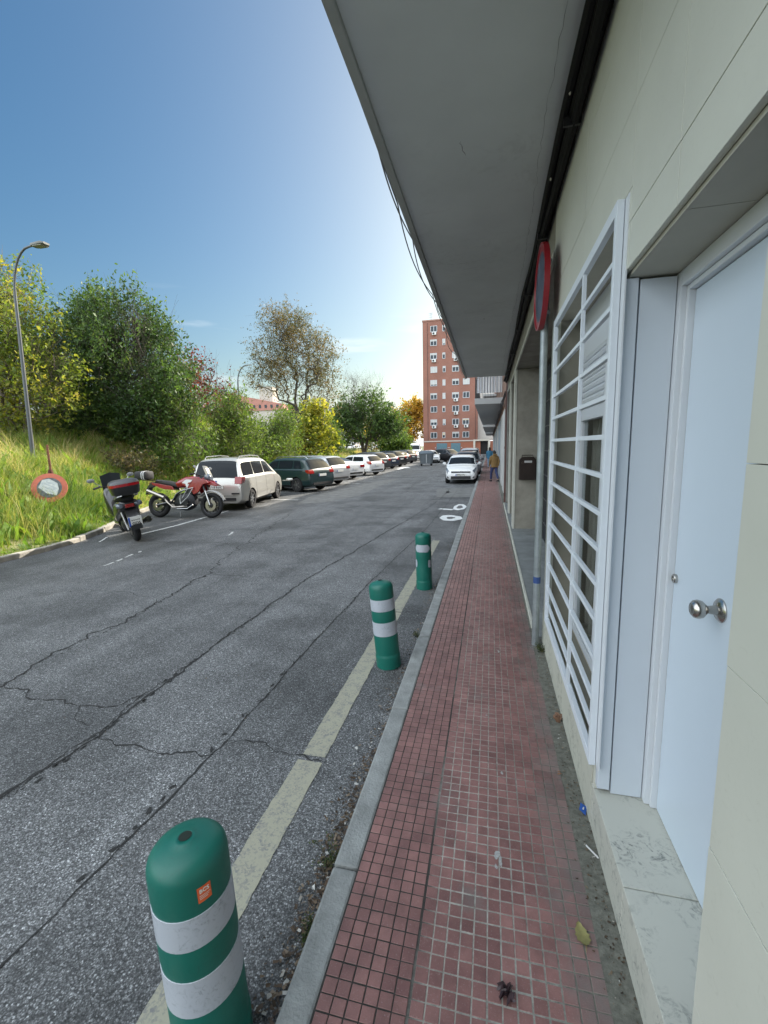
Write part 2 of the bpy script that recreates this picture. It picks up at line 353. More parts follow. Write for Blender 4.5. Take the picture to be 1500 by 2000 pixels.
def bed_mat():
    m = bpy.data.materials.new('mortar_bed'); m.use_nodes = True; nt = m.node_tree; N = nt.nodes; L = nt.links
    b = N['Principled BSDF']; tc = N.new('ShaderNodeTexCoord'); sx = N.new('ShaderNodeSeparateXYZ'); L.new(tc.outputs['Object'], sx.inputs[0])
    r = N.new('ShaderNodeValToRGB'); cr = r.color_ramp; cr.elements[0].position = .0; cr.elements[0].color = (.045, .042, .04, 1); cr.elements[1].position = .66; cr.elements[1].color = (.36, .36, .34, 1)
    e = cr.elements.new(.30); e.color = (.05, .046, .044, 1); e = cr.elements.new(.36); e.color = (.40, .395, .37, 1); e = cr.elements.new(.9); e.color = (.17, .17, .15, 1)
    n = N.new('ShaderNodeTexNoise'); n.inputs['Scale'].default_value = 3; n.inputs['Detail'].default_value = 6; L.new(tc.outputs['Object'], n.inputs['Vector'])
    a = N.new('ShaderNodeMath'); a.operation = 'MULTIPLY_ADD'; L.new(n.outputs['Fac'], a.inputs[0]); a.inputs[1].default_value = .10; L.new(sx.outputs[0], a.inputs[2])
    a2 = N.new('ShaderNodeMath'); a2.operation = 'ADD'; a2.inputs[1].default_value = .5; L.new(a.outputs[0], a2.inputs[0]); L.new(a2.outputs[0], r.inputs[0])
    n2 = N.new('ShaderNodeTexNoise'); n2.inputs['Scale'].default_value = 30; n2.inputs['Detail'].default_value = 8; n2.inputs['Roughness'].default_value = .7; L.new(tc.outputs['Object'], n2.inputs['Vector'])
    r2 = N.new('ShaderNodeValToRGB'); r2.color_ramp.elements[0].position = .3; r2.color_ramp.elements[0].color = (.45, .45, .42, 1); r2.color_ramp.elements[1].position = .7; r2.color_ramp.elements[1].color = (1.15, 1.15, 1.1, 1); L.new(n2.outputs['Fac'], r2.inputs[0])
    x = N.new('ShaderNodeMix'); x.data_type = 'RGBA'; x.blend_type = 'MULTIPLY'; x.inputs[0].default_value = 1; L.new(r.outputs[0], x.inputs[6]); L.new(r2.outputs[0], x.inputs[7]); L.new(x.outputs[2], b.inputs['Base Color'])
    b.inputs['Roughness'].default_value = .9
    bp = N.new('ShaderNodeBump'); bp.inputs['Strength'].default_value = .8; bp.inputs['Distance'].default_value = .006; L.new(n2.outputs['Fac'], bp.inputs['Height']); L.new(bp.outputs[0], b.inputs['Normal'])
    return m
# bed sheet, a fine grid that follows the same gentle waves
ny = 1210; yy = np.linspace(-.8, 60, ny); xx = np.linspace(-.553, .70, 8)
gy, gx = np.meshgrid(yy, xx, indexing='ij')
gz = .1281+.004*np.sin(gy*1.3)+.003*np.sin(gy*3.1+gx*5)+np.where(gx > .42, .002, 0)
idx = np.arange(ny*8).reshape(ny, 8)
Fb = np.stack([idx[:-1, :-1], idx[:-1, 1:], idx[1:, 1:], idx[1:, :-1]], -1).reshape(-1, 4)
struct(npmesh('pavement_bed', np.stack([gx, gy, gz], -1).reshape(-1, 3), Fb, bed_mat()))
struct(MB().box(-.552, .8, 60, 91, -.05, .128).build('far_pavement', mat('far_tiles', (.17, .13, .13), .6, var=.15, scale=3)))

# painted lines -----------------------------------------------------------
def worn_paint(name, col, lo, hi, scale=14):
    m = bpy.data.materials.new(name); m.use_nodes = True; nt = m.node_tree; N = nt.nodes; L = nt.links
    b = N['Principled BSDF']; tc = N.new('ShaderNodeTexCoord')
    n = N.new('ShaderNodeTexNoise'); n.inputs['Scale'].default_value = scale; n.inputs['Detail'].default_value = 9; n.inputs['Roughness'].default_value = .75; L.new(tc.outputs['Object'], n.inputs['Vector'])
    v = N.new('ShaderNodeTexVoronoi'); v.inputs['Scale'].default_value = 110; L.new(tc.outputs['Object'], v.inputs['Vector'])
    sv = N.new('ShaderNodeSeparateColor'); L.new(v.outputs['Color'], sv.inputs[0])
    a = N.new('ShaderNodeMath'); a.operation = 'MULTIPLY_ADD'; L.new(sv.outputs[0], a.inputs[0]); a.inputs[1].default_value = .22; L.new(n.outputs['Fac'], a.inputs[2])
    r = N.new('ShaderNodeValToRGB'); r.color_ramp.elements[0].position = lo; r.color_ramp.elements[0].color = (*col, 1); r.color_ramp.elements[1].position = hi; r.color_ramp.elements[1].color = (.19, .192, .19, 1); L.new(a.outputs[0], r.inputs[0])
    L.new(r.outputs[0], b.inputs['Base Color']); b.inputs['Roughness'].default_value = .75
    bp = N.new('ShaderNodeBump'); bp.inputs['Strength'].default_value = .6; bp.inputs['Distance'].default_value = .004; L.new(sv.outputs[0], bp.inputs['Height']); L.new(bp.outputs[0], b.inputs['Normal'])
    return m
M_YEL = worn_paint('worn_yellow_paint', (.34, .33, .255), .60, .80); M_WHT = worn_paint('worn_white_paint', (.62, .63, .62), .58, .74)
def ragged(g, pts, w, z=.004, step=.05, jit=.3, mi=None):
    """a flat ribbon with an uneven edge along a polyline"""
    P = [Vector((*p, 0)) for p in pts]; out = []
    for a, b_ in zip(P[:-1], P[1:]):
        n = max(1, int((b_-a).length/step))
        for i in range(n): out.append(a.lerp(b_, i/n))
    out.append(P[-1]); vs = []; fs = []
    for i, p in enumerate(out):
        d = (out[min(i+1, len(out)-1)]-out[max(0, i-1)]).normalized(); n = Vector((-d.y, d.x, 0))
        wl_ = w/2*(1+random.uniform(-jit, jit)); wr_ = w/2*(1+random.uniform(-jit, jit))
        vs += [p+n*wl_+Vector((0, 0, z)), p-n*wr_+Vector((0, 0, z))]
    for i in range(len(out)-1): fs.append((2*i, 2*i+1, 2*i+3, 2*i+2))
    g.add(vs, fs, mi)
g = MB(); ragged(g, [(-1.115, -1.0), (-1.105, 2.38)], .17, jit=.05); ragged(g, [(-1.10, 2.43), (-1.10, 5.0)], .16, jit=.06); ragged(g, [(-1.10, 5.02), (-1.085, 9.15)], .15, jit=.08)
struct(g.build('yellow_line', M_YEL))
g = MB(); ragged(g, [(-8.35, 8.7), (-8.28, 10.1)], .10, jit=.4); ragged(g, [(-8.28, 10.1), (-8.45, 12.9)], .09, jit=.25)
for a, b_ in (((-6.69, 6.27), (-6.72, 6.5)), ((-6.73, 6.58), (-6.78, 6.75)), ((-6.80, 6.85), (-6.86, 7.1)), ((-6.86, 7.25), (-6.90, 7.35)), ((-6.0, 9.1), (-6.15, 9.5)), ((-8.6, 8.0), (-8.9, 8.5))): ragged(g, [a, b_], .045, jit=.6)
for y0 in (23.4, 26.6, 30.5, 34.5, 38.5): ragged(g, [(-7.0, y0), (-8.7, y0+.7)], .10, jit=.3)
ragged(g, [(-7.3, 15.9), (-8.6, 16.1)], .12, jit=.3)
struct(g.build('white_line', M_WHT))
def blob(g, cx, cy, rx, ry, rin=0, z=.004, n=40, jit=.1, rot=0):
    vs = []; ph = [random.uniform(0, 6) for _ in range(4)]
    for j in range(n):
        a = 2*PI*j/n; k = 1+jit*(math.sin(2*a+ph[0])+.6*math.sin(3*a+ph[1])+.4*math.sin(7*a+ph[2])); k2 = 1+jit*1.3*(math.sin(3*a+ph[3])+.5*math.sin(5*a+ph[1]))
        for q in (k, rin*k2):
            x, y = rx*q*math.cos(a), ry*q*math.sin(a)
            vs.append((cx+x*math.cos(rot)-y*math.sin(rot), cy+x*math.sin(rot)+y*math.cos(rot), z))
    g.add(vs, [(2*j, 2*j+1, (2*j+3) % (2*n), (2*j+2) % (2*n)) for j in range(n)])
g = MB(); blob(g, -1.04, 12.15, .30, .50, .38, jit=.08); blob(g, -.93, 14.35, .19, .75, .5, jit=.07); ragged(g, [(-1.55, 13.9), (-1.1, 13.75)], .2, jit=.3)
blob(g, -1.75, 19.0, .09, .25, 0)
struct(g.build('white_paint_spill', worn_paint('white_spill', (.75, .76, .76), .70, .85, 6)))
g = MB(); g.add([(-7.95, 37.9, .004), (-7.65, 37.9, .004), (-7.65, 40.2, .004), (-7.95, 40.2, .004)], [(0, 1, 2, 3)]); g.add([(-8.5, 40.2, .004), (-7.1, 40.2, .004), (-7.8, 42.6, .004)], [(0, 1, 2)])
struct(g.build('road_arrow', mat('fresh_white_paint', (.75, .75, .74), .6, var=.1)))
g = MB(); poly = [(-6.8, 14.6), (-7.3, 17.0), (-6.9, 21), (-6.3, 25.5), (-5.5, 26.9), (-5.45, 21.7), (-5.3, 17.5), (-5.9, 15.4)]
g.add([(x, y, .004) for x, y in poly], [tuple(range(len(poly)))])
g.add([(x, y, .004) for x, y in [(-.68, 17.2), (-2.0, 17.0), (-2.4, 20.5), (-.68, 21.2)]], [(0, 1, 2, 3)])
struct(g.build('road_patch', mat('grey_patch', (.165, .165, .16), .8, var=.28, scale=3, bump=.5, bscale=120)))
# cracks --------------------------------------------------------------------
def crack(g, pts, w, step=.06, dev=.012, z=.004):
    P = [Vector((*p, 0)) for p in pts]; out = []
    for a, b_ in zip(P[:-1], P[1:]):
        L_ = (b_-a).length; n = max(2, int(L_/step)); d = (b_-a).normalized(); nn = Vector((-d.y, d.x, 0)); r = 0
        for i in range(n):
            r = r*.75+random.gauss(0, dev)
            out.append(a.lerp(b_, i/n)+nn*r)
    out.append(P[-1]); vs = []; fs = []
    for i, p in enumerate(out):
        d = (out[min(i+1, len(out)-1)]-out[max(0, i-1)]).normalized(); n = Vector((-d.y, d.x, 0)); e = min(1, min(i, len(out)-1-i)/3+.15)
        ww = w*random.uniform(.25, 1.2)*e
        vs += [p+n*ww/2+Vector((0, 0, z)), p-n*ww/2+Vector((0, 0, z))]
    for i in range(len(out)-1): fs.append((2*i, 2*i+1, 2*i+3, 2*i+2))
    g.add(vs, fs)
g = MB()
crack(g, [(-2.86, -.5), (-2.8, 1.73), (-2.7, 2.35), (-2.75, 3.6), (-2.74, 6.14), (-2.5, 8.5), (-2.3, 10.6), (-1.95, 14), (-1.79, 16.5), (-1.75, 21)], .024, .04, .010)
crack(g, [(-2.83, 1.2), (-2.72, 2.35), (-2.77, 3.2)], .012, .04, .014, .005)
crack(g, [(-1.9, -.5), (-1.85, 1.05), (-1.8, 1.78), (-1.76, 2.38), (-1.76, 3.85), (-1.72, 6.05), (-1.6, 8.3), (-1.49, 10.3), (-1.42, 15), (-1.4, 20.4)], .014, .05, .005)
crack(g, [(-4.6, 1.6), (-4.15, 2.7), (-4.26, 3.15), (-4.24, 4.46), (-4.36, 5.1), (-4.45, 6.0), (-4.79, 6.92), (-5.1, 8.3), (-5.43, 9.85), (-6.14, 12.8)], .022, .05, .03)
crack(g, [(-4.15, 2.7), (-3.79, 2.69), (-3.61, 2.58), (-3.32, 2.61), (-2.9, 2.64), (-2.76, 2.9)], .014, .04, .015)
crack(g, [(-3.2, 2.6), (-3.0, 2.42), (-2.8, 2.36)], .008, .03, .01)
crack(g, [(-2.73, 2.29), (-2.3, 2.29), (-2.11, 2.26), (-1.9, 2.32), (-1.73, 2.31)], .012, .03, .012)
crack(g, [(-1.73, 2.40), (-1.69, 2.46), (-1.51, 2.49), (-1.36, 2.41), (-1.13, 2.4), (-.95, 2.42)], .010, .03, .012, .0055)
crack(g, [(-4.4, 6.0), (-4.34, 6.1), (-3.58, 6.08), (-2.79, 6.27)], .012, .05, .02)
crack(g, [(-7.34, 8.21), (-6.66, 8.2), (-4.86, 8.34), (-3.79, 8.58), (-2.5, 8.7)], .014, .06, .03)
crack(g, [(-6.4, 4.8), (-5.87, 4.99), (-5.06, 5.08), (-4.48, 4.96), (-4.3, 4.6)], .010, .05, .02)
crack(g, [(-5.4, 10.2), (-4.0, 10.9), (-2.6, 11.3)], .012, .06, .03); crack(g, [(-5.2, 13), (-3.8, 15.2), (-2.2, 16.5)], .02, .08, .05)
crack(g, [(-3.6, 18), (-3.9, 24), (-3.2, 29)], .03, .1, .05); crack(g, [(-1.15, 5.0), (-.9, 5.05), (-.7, 5.0)], .007, .03, .01)
rk = random.Random(9)
def crumbs(pts, n, w):
    for _ in range(n):
        i = rk.randrange(len(pts)-1); t = rk.random(); x = pts[i][0]+(pts[i+1][0]-pts[i][0])*t+rk.gauss(0, w); y = pts[i][1]+(pts[i+1][1]-pts[i][1])*t
        blob(g, x, y, rk.uniform(.004, .014), rk.uniform(.006, .03), 0, .0045, 7, .3, rk.uniform(-.6, .6))
crumbs([(-2.8, 1.0), (-2.7, 2.35), (-2.75, 3.6), (-2.74, 6.14), (-2.3, 10.6)], 150, .018); crumbs([(-4.6, 1.6), (-4.15, 2.7), (-4.24, 4.46), (-4.45, 6.0)], 60, .02); crumbs([(-1.85, 1.05), (-1.76, 3.85), (-1.72, 6)], 50, .012)
struct(g.build('road_crack', mat('crack_black', (.03, .03, .03), .95)))
# ================================================================ THE BUILDING ON THE RIGHT
W = .51
M_GROUT = mat('cladding_grout', (.20, .19, .15), .9)
def scuffed(name, base, dark, rough=.5, s1=7, s2=26, amt=.7, t0=.54, t1=.68):
    m = bpy.data.materials.new(name); m.use_nodes = True; nt = m.node_tree; N = nt.nodes; L = nt.links; b = N['Principled BSDF']; tc = N.new('ShaderNodeTexCoord')
    n1 = N.new('ShaderNodeTexNoise'); n1.inputs['Scale'].default_value = s1; n1.inputs['Detail'].default_value = 4; L.new(tc.outputs['Object'], n1.inputs['Vector'])
    n2 = N.new('ShaderNodeTexNoise'); n2.inputs['Scale'].default_value = s2; n2.inputs['Detail'].default_value = 12; n2.inputs['Roughness'].default_value = .72; n2.inputs['Distortion'].default_value = 1.6; L.new(tc.outputs['Object'], n2.inputs['Vector'])
    a = N.new('ShaderNodeMapRange'); a.inputs['From Min'].default_value = .42; a.inputs['From Max'].default_value = .62; L.new(n1.outputs['Fac'], a.inputs['Value'])
    c = N.new('ShaderNodeMapRange'); c.inputs['From Min'].default_value = t0; c.inputs['From Max'].default_value = t1; c.inputs['To Max'].default_value = amt; L.new(n2.outputs['Fac'], c.inputs['Value'])
    k = N.new('ShaderNodeMath'); k.operation = 'MULTIPLY'; L.new(a.outputs[0], k.inputs[0]); L.new(c.outputs[0], k.inputs[1])
    x = N.new('ShaderNodeMix'); x.data_type = 'RGBA'; L.new(k.outputs[0], x.inputs[0]); x.inputs[6].default_value = (*base, 1); x.inputs[7].default_value = (*dark, 1)
    n3 = N.new('ShaderNodeTexNoise'); n3.inputs['Scale'].default_value = 1.4; n3.inputs['Detail'].default_value = 8; L.new(tc.outputs['Object'], n3.inputs['Vector'])
    r = N.new('ShaderNodeMapRange'); r.inputs['From Min'].default_value = .3; r.inputs['From Max'].default_value = .7; r.inputs['To Min'].default_value = .92; r.inputs['To Max'].default_value = 1.06; L.new(n3.outputs['Fac'], r.inputs['Value'])
    y = N.new('ShaderNodeMix'); y.data_type = 'RGBA'; y.blend_type = 'MULTIPLY'; y.inputs[0].default_value = 1; L.new(x.outputs[2], y.inputs[6]); L.new(r.outputs[0], y.inputs[7]); L.new(y.outputs[2], b.inputs['Base Color'])
    q = N.new('ShaderNodeMapRange'); q.inputs['To Min'].default_value = rough-.1; q.inputs['To Max'].default_value = rough+.15; L.new(n2.outputs['Fac'], q.inputs['Value']); L.new(q.outputs[0], b.inputs['Roughness'])
    MATS[name] = m; return m
M_PLINTH = scuffed('worn_step_stone', (.50, .50, .44), (.16, .17, .16), .5, 6, 22, .95, .50, .62)
M_CLAD = scuffed('cream_stone_tile', (.56, .565, .49), (.38, .37, .30), .48, 1.3, 34, .35, .58, .72)
M_SOFF = scuffed('grey_soffit_plaster', (.56, .585, .59), (.36, .37, .37), .8, .9, 5, .4, .50, .68)
M_WMET = mat('white_lacquered_metal', (.56, .61, .66), .38, var=.02, scale=1.5)
M_WMET2 = mat('white_window_frame', (.62, .65, .68), .4)
M_STEEL = mat('brushed_steel', (.46, .44, .41), .24, 1.0, var=.1, scale=40)
M_BLACK = mat('black_cable_sheath', (.004, .004, .0045), .65, spec=.2)
M_CONC = mat('pillar_stone', (.27, .255, .215), .75, var=.2, scale=3.5, bump=.3, bscale=50)
M_STONE2 = mat('grey_portal_floor', (.21, .225, .225), .6, var=.25, scale=3)
M_EDGE = mat('pale_edge_trim', (.52, .52, .46), .6, var=.1)
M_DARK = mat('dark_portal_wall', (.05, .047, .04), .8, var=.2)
BLD = thing('apartment_building', 'cream tiled ground floor of the near apartment building under a deep grey overhang', 'building', (W, 4, 0))
bx_, by_ = W, 4.0
def B(mb, name, m, parent=BLD, **k):
    """build in world coordinates, as a child of the building's empty"""
    o = mb.build(name, m, parent, **k); mb_off = Vector((0, 0, 0))
    if parent is BLD: o.location = (-bx_, -by_, 0)
    return o
# wall core (behind the cladding): around the door and the window
g = MB()
for (y0, y1, z0, z1) in ((-6, 1.05, 0, 3.99), (1.05, 2.10, 2.66, 3.99), (2.10, 3.86, 2.95, 3.99), (2.10, 3.86, 0, .47), (3.86, 4.2, 0, 3.99)):
    g.box(W+.022, W+.5, y0, y1, z0, z1)
g.box(W+.022, W+.5, 2.085, 2.10, .352, 3.0)
B(g, 'wall', M_GROUT)
# cladding slabs: real joints
g = MB(); xs = (W, W+.02)
zj = [.132, .62, 1.06, 1.51, 1.95, 2.39, 2.83, 3.25, 3.67, 3.99]
yj = [round(1.05+.47*k, 3) for k in range(-10, 0)]+[1.05, 1.53, 1.99, 2.46, 2.93, 3.40, 3.86, 4.2]
hole = [(1.05, 2.085, 0, 2.66), (2.10, 3.86, .47, 2.95)]
def rects(y0, y1, z0, z1, holes):
    rs = [(y0, y1, z0, z1)]
    for (a, b_, c, d) in holes:
        nr = []
        for (p, q, r, s) in rs:
            if q <= a or p >= b_ or s <= c or r >= d: nr.append((p, q, r, s)); continue
            if r < c: nr.append((p, q, r, c)); r = c
            if s > d: nr.append((p, q, d, s)); s = d
            if p < a: nr.append((p, a, r, s))
            if q > b_: nr.append((b_, q, r, s))
        rs = nr
    return rs
jt = .0022
for a, b_ in zip(yj[:-1], yj[1:]):
    off = 0
    for c, d in zip(zj[:-1], zj[1:]):
        for (p, q, r, s) in rects(a, b_, c, d, hole):
            if q-p < .01 or s-r < .01: continue
            dx = random.uniform(-.0008, .0008)
            g.box(W+dx, W+.021, p+(jt/2 if p not in (1.05, 2.085) else 0), q-(jt/2 if q != 1.05 else 0), r+jt/2, s-jt/2)
B(g, 'cladding', M_CLAD, bevel=.0012)
# lintel underside and its edge slab, near reveal
g = MB(); g.box(W+.021, .80, 1.052, 1.52, 2.645, 2.659); g.box(W+.021, .80, 1.523, 2.083, 2.645, 2.659)
B(g, 'lintel_slab', mat('lintel_stone', (.40, .385, .32), .6, var=.06, scale=3))
g = MB(); g.box(W+.0215, .80, 1.036, 1.049, .352, 2.644); B(g, 'door_reveal', M_CLAD)
# step and low plinth
g = MB(); g.box(W-.004, .80, 1.585, 2.075, .13, .350); g.box(W-.004, .80, -1.0, 1.581, .13, .350); g.box(W-.004, .80, 2.079, 2.30, .13, .350)
B(g, 'step', M_PLINTH, bevel=.003)
g = MB(); g.box(W-.006, W-.001, 2.11, 4.2, .128, .46); B(g, 'plinth', scuffed('plinth_strip', (.47, .47, .40), (.18, .18, .15), .7, 4, 16, .9, .50, .62), bevel=.001)
# jamb panels (facing the viewer), frame, door
g = MB(); g.box(W+.004, .566, 2.045, 2.083, .375, 2.64); g.box(.5685, .572, 2.060, 2.083, .36, 2.64); g.box(.5745, .705, 2.052, 2.083, .353, 2.635)
B(g, 'jamb_panel', M_WMET, bevel=.0015)
g = MB(); g.box(.505, W+.003, 2.012, 2.083, .49, 2.94); B(g, 'jamb_strip', M_WMET2, bevel=.001)
g = MB(); g.box(.708, .775, 2.020, 2.083, .352, 2.643); g.box(.708, .775, 1.052, 2.018, 2.585, 2.643); g.box(.728, .775, 2.0, 2.019, .352, 2.583); g.box(.728, .775, 1.052, 1.999, 2.565, 2.584)
FR = B(g, 'door_frame', M_WMET2, bevel=.002)
DOOR = MB().box(.752, .80, 1.052, 1.997, .354, 2.562).build('door', mat('white_door_panel', (.57, .65, .73), .27, var=.012, scale=1.2, bump=.03, bscale=3), BLD, bevel=.002); DOOR.location = (-bx_, -by_, 0)
g = MB(); kc = (.752, 1.612, 1.438)
g.lathe([(.001, .0), (.040, 0), (.040, -.004), (.034, -.010), (.016, -.014), (.013, -.040), (.019, -.046), (.029, -.056), (.032, -.068), (.029, -.080), (.020, -.087), (.018, -.0865), (.010, -.0885), (.001, -.089)], kc, 'x', 32)
g.build('door_knob', M_STEEL, DOOR, smooth=True)
g = MB(); g.lathe([(.001, 0), (.019, 0), (.019, -.010), (.016, -.013), (.010, -.013), (.0095, -.010), (.001, -.010)], (.752, 1.976, 1.437), 'x', 24); g.build('lock_cylinder', M_STEEL, DOOR, smooth=True)
# window behind the grille
g = MB(); xw = .68
g.box(xw, xw+.32, 2.10, 3.86, .44, .475); g.box(W+.021, xw+.32, 3.862, 3.88, .44, 2.96); g.box(W+.021, xw+.3, 2.11, 3.86, 2.945, 2.96)
B(g, 'window_reveal', mat('window_reveal_stone', (.44, .41, .33), .8, var=.08))
WIN = thing('window', None, None); WIN.parent = BLD; WIN.location = (-bx_, -by_, 0)
del WIN
def part_empty(): pass
g = MB()
for (a, b_) in ((2.102, 2.16), (3.80, 3.858), (2.95, 3.03)): g.box(xw, xw+.05, a, b_, .478, 2.943)
for (c, d) in ((.478, .54), (2.16, 2.24)):
    g.box(xw+.001, xw+.049, 2.161, 2.949, c, d); g.box(xw+.001, xw+.049, 3.031, 3.799, c, d)
for a, b_ in ((2.20, 2.26), (2.9, 2.94), (3.05, 3.09), (3.73, 3.78)): g.box(xw+.012, xw+.06, a, b_, .54, 2.16)
WF = B(g, 'window', M_WMET2, bevel=.0015)
g = MB(); g.box(xw+.030, xw+.036, 2.16, 3.80, .54, 2.16); gl = bpy.data.materials.new('clear_pane'); gl.use_nodes = True
nb = gl.node_tree; bb = nb.nodes['Principled BSDF']; bb.inputs['Base Color'].default_value = (.75, .8, .8, 1); bb.inputs['Roughness'].default_value = .02; bb.inputs['Transmission Weight'].default_value = 1; bb.inputs['IOR'].default_value = 1.1
MATS['clear_pane'] = gl
g.build('pane', gl, WF)
g = MB(); n = 150; ys_ = np.linspace(2.16, 3.80, n); vs = []
for i, yv in enumerate(ys_):
    x = xw+.13+.022*math.sin(yv*75)+.012*math.sin(yv*31+1)
    vs += [(x, yv, .5), (x, yv, 2.2)]
g.add(vs, [(2*i, 2*i+1, 2*i+3, 2*i+2) for i in range(n-1)]); g.build('curtain', mat('beige_curtain', (.26, .24, .21), .9, var=.15, scale=3, stretch=(1, 8, .3)), WF, smooth='all', fix=False)
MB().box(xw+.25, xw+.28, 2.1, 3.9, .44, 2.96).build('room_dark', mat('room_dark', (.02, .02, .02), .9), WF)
g = MB(); z = 2.24
g.box(xw+.005, xw+.04, 2.161, 3.799, 2.62, 2.943)
B(g, 'shutter_box', M_WMET2, bevel=.002)
g = MB(); z = 2.245
while z < 2.60:
    for (a, b_) in ((2.165, 2.945), (3.035, 3.795)):
        g.tube([(xw+.03, a, z+.022), (xw+.03, b_, z+.022)], .0225, 8)
    z += .044
B(g, 'roller_shutter', M_WMET2, smooth=True)
# grille: frame, horizontal bars, a middle upright
G_ = thing('window_grille', None, None)
bpy.data.objects.remove(G_)
g = MB(); gx0, gx1 = .475, .503; ya, yb = 2.055, 3.84; za, zb_ = .485, 2.94
g.box(gx0, gx1, ya, ya+.034, za, zb_); g.box(gx0, gx1, yb-.05, yb, za, zb_); g.box(gx0, gx1, ya+.035, yb-.051, zb_-.05, zb_); g.box(gx0, gx1, ya+.035, yb-.051, za, za+.05)
GR = B(g, 'window_grille', mat('white_grille_paint', (.66, .71, .76), .42, var=.03, scale=6), bevel=.002)
zbars = [2.72, 2.55, 2.36, 2.19, 2.02, 1.85, 1.68, 1.515, 1.35, 1.18, 1.0, .80, .66]
g = MB()
for z in zbars: g.box(gx0+.004, gx1-.003, ya+.034, yb-.05, z-.011, z+.011)
g.build('bars', MATS['white_grille_paint'], GR, bevel=.0015)
g = MB(); g.box(gx0-.0005, gx1-.008, 2.70, 2.722, za+.05, zb_-.05); g.build('upright', MATS['white_grille_paint'], GR, bevel=.0015)
# soffit, rim, upper floors -----------------------------------------------
g = MB(); g.box(-.70, W+.5, -12, 13.87, 3.99, 4.22); SO = B(g, 'overhang', M_SOFF)
g = MB(); crack(g, [(-.22, 3.28), (-.21, 3.36), (-.19, 3.44)], .006, .02, .004, 3.9885); crack(g, [(.3, -1), (.33, 1.5), (.31, 3.2), (.34, 5.6), (.3, 9.5), (.32, 13.5)], .0022, .06, .006, 3.9885); crack(g, [(-.68, 5.2), (-.35, 5.3), (.1, 5.22)], .002, .04, .01, 3.9885); blob(g, -.12, 7.6, .012, .016, 0, 3.9885, 9)
B(g, 'soffit_crack', mat('soffit_crack_dark', (.10, .10, .10), .9), fix=False)
g = MB(); g.box(-.755, -.702, -12, 13.90, 3.965, 4.30); B(g, 'overhang_rim', mat('rim_plaster', (.36, .37, .36), .8, var=.12, scale=2), bevel=.004)
g = MB(); g.box(-.70, 9, -12, 13.86, 4.224, 10.3); B(g, 'upper_floors', mat('upper_brick', (.30, .20, .15), .85, var=.15, scale=3))
# portal beyond the corner
g = MB(); g.box(W+.002, W+.34, 4.202, 14.3, 3.56, 3.99); g.box(W+.0, 1.6, 4.202, 14.3, 3.545, 3.558)
B(g, 'portal_beam', M_CONC)
g = MB(); g.box(W-.01, W+.012, 4.2, 14.3, 3.53, 3.60); B(g, 'beam_edge', M_EDGE)
for (y0, y1, x1) in ((9.9, 10.3, .985), (12.1, 12.55, .95)):
    p = B(MB().box(W+.03, x1, y0, y1, .13, 3.545), 'pillar', M_CONC, bevel=.004)
    MB().box(W-.012, W+.029, y0-.01, y1+.01, .13, 3.56).build('edge_strip', M_EDGE, p)
B(MB().box(W, 1.6, 14.3, 14.6, .0, 3.99), 'end_wall', mat('end_wall_plaster', (.22, .22, .20), .8, var=.2))
B(MB().box(W-.045, 1.6, 4.24, 14.29, .10, .158), 'portal_floor', M_STONE2)
B(MB().box(W-.075, W-.046, 4.5, 14.29, .10, .166), 'floor_edging', M_EDGE, bevel=.004)
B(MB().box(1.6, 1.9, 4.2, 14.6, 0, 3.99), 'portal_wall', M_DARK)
B(MB().box(.70, 1.6, 4.2, 4.22, 0, 3.99), 'side_wall', M_CLAD)
# dark entrance doors with iron bars
g = MB()
g.box(1.02, 1.06, 8.0, 9.86, .16, 3.5)
ED = B(g, 'entrance_door', mat('black_iron_door', (.012, .013, .014), .4))
g = MB()
for z in (.5, .95, 1.4, 1.85, 2.3, 2.75, 3.1): g.box(1.0, 1.02, 8.0, 9.85, z, z+.02)
for k in range(9): g.box(1.003, 1.017, 8.05+k*.22, 8.065+k*.22, .2, 3.4)
g.build('bars', mat('dark_steel_bar', (.09, .10, .11), .35, .6), ED)
# black cable bundle under the soffit
CB = thing('cable_bundle', 'thick bundle of black cables strapped along the corner under the grey overhang', 'cables', (W, 4, 3.9))
rr = random.Random(3)
for k in range(9):
    x0 = W-.015-rr.random()*.09; z0 = 3.968-rr.random()*.10; r = rr.choice([.014, .018, .022, .026]); pts = []; ph = rr.uniform(0, 6)
    for yv in np.arange(-1.5, 14.6, .35): pts.append((x0-W+.010*math.sin(yv*1.7+ph), yv-4, z0-3.9+.010*math.sin(yv*2.3+ph*2)))
    MB().tube(pts, r, 7).build('cable', M_BLACK, CB, smooth=True)
g = MB(); pts = [(-.045, yv-4, .045+.005*math.sin(yv*2)) for yv in np.arange(-1.5, 14.6, .4)]; g.tube(pts, .044, 8)
g.build('core_cable', M_BLACK, CB, smooth=True)
for yv in (.6, 1.9, 3.1, 4.6, 6.2, 8, 10, 12): MB().box(-.11, -.012, yv-4-.008, yv-4+.008, -.045, .085).build('strap', mat('cable_strap', (.02, .02, .022), .35), CB)
for (yv, dz) in ((2.15, -.03), (2.05, -.045), (2.9, -.02), (3.7, -.03)):
    g = MB().loft([(yv-4-.01, -.105, dz+.02, .002, .004), (yv-4, -.108, dz+.02, .006, .012), (yv-4+.012, -.105, dz+.02, .002, .005)], 8, 'y')
    g.build('plaster_splash', mat('plaster_splash', (.45, .42, .36), .9), CB, smooth=True)
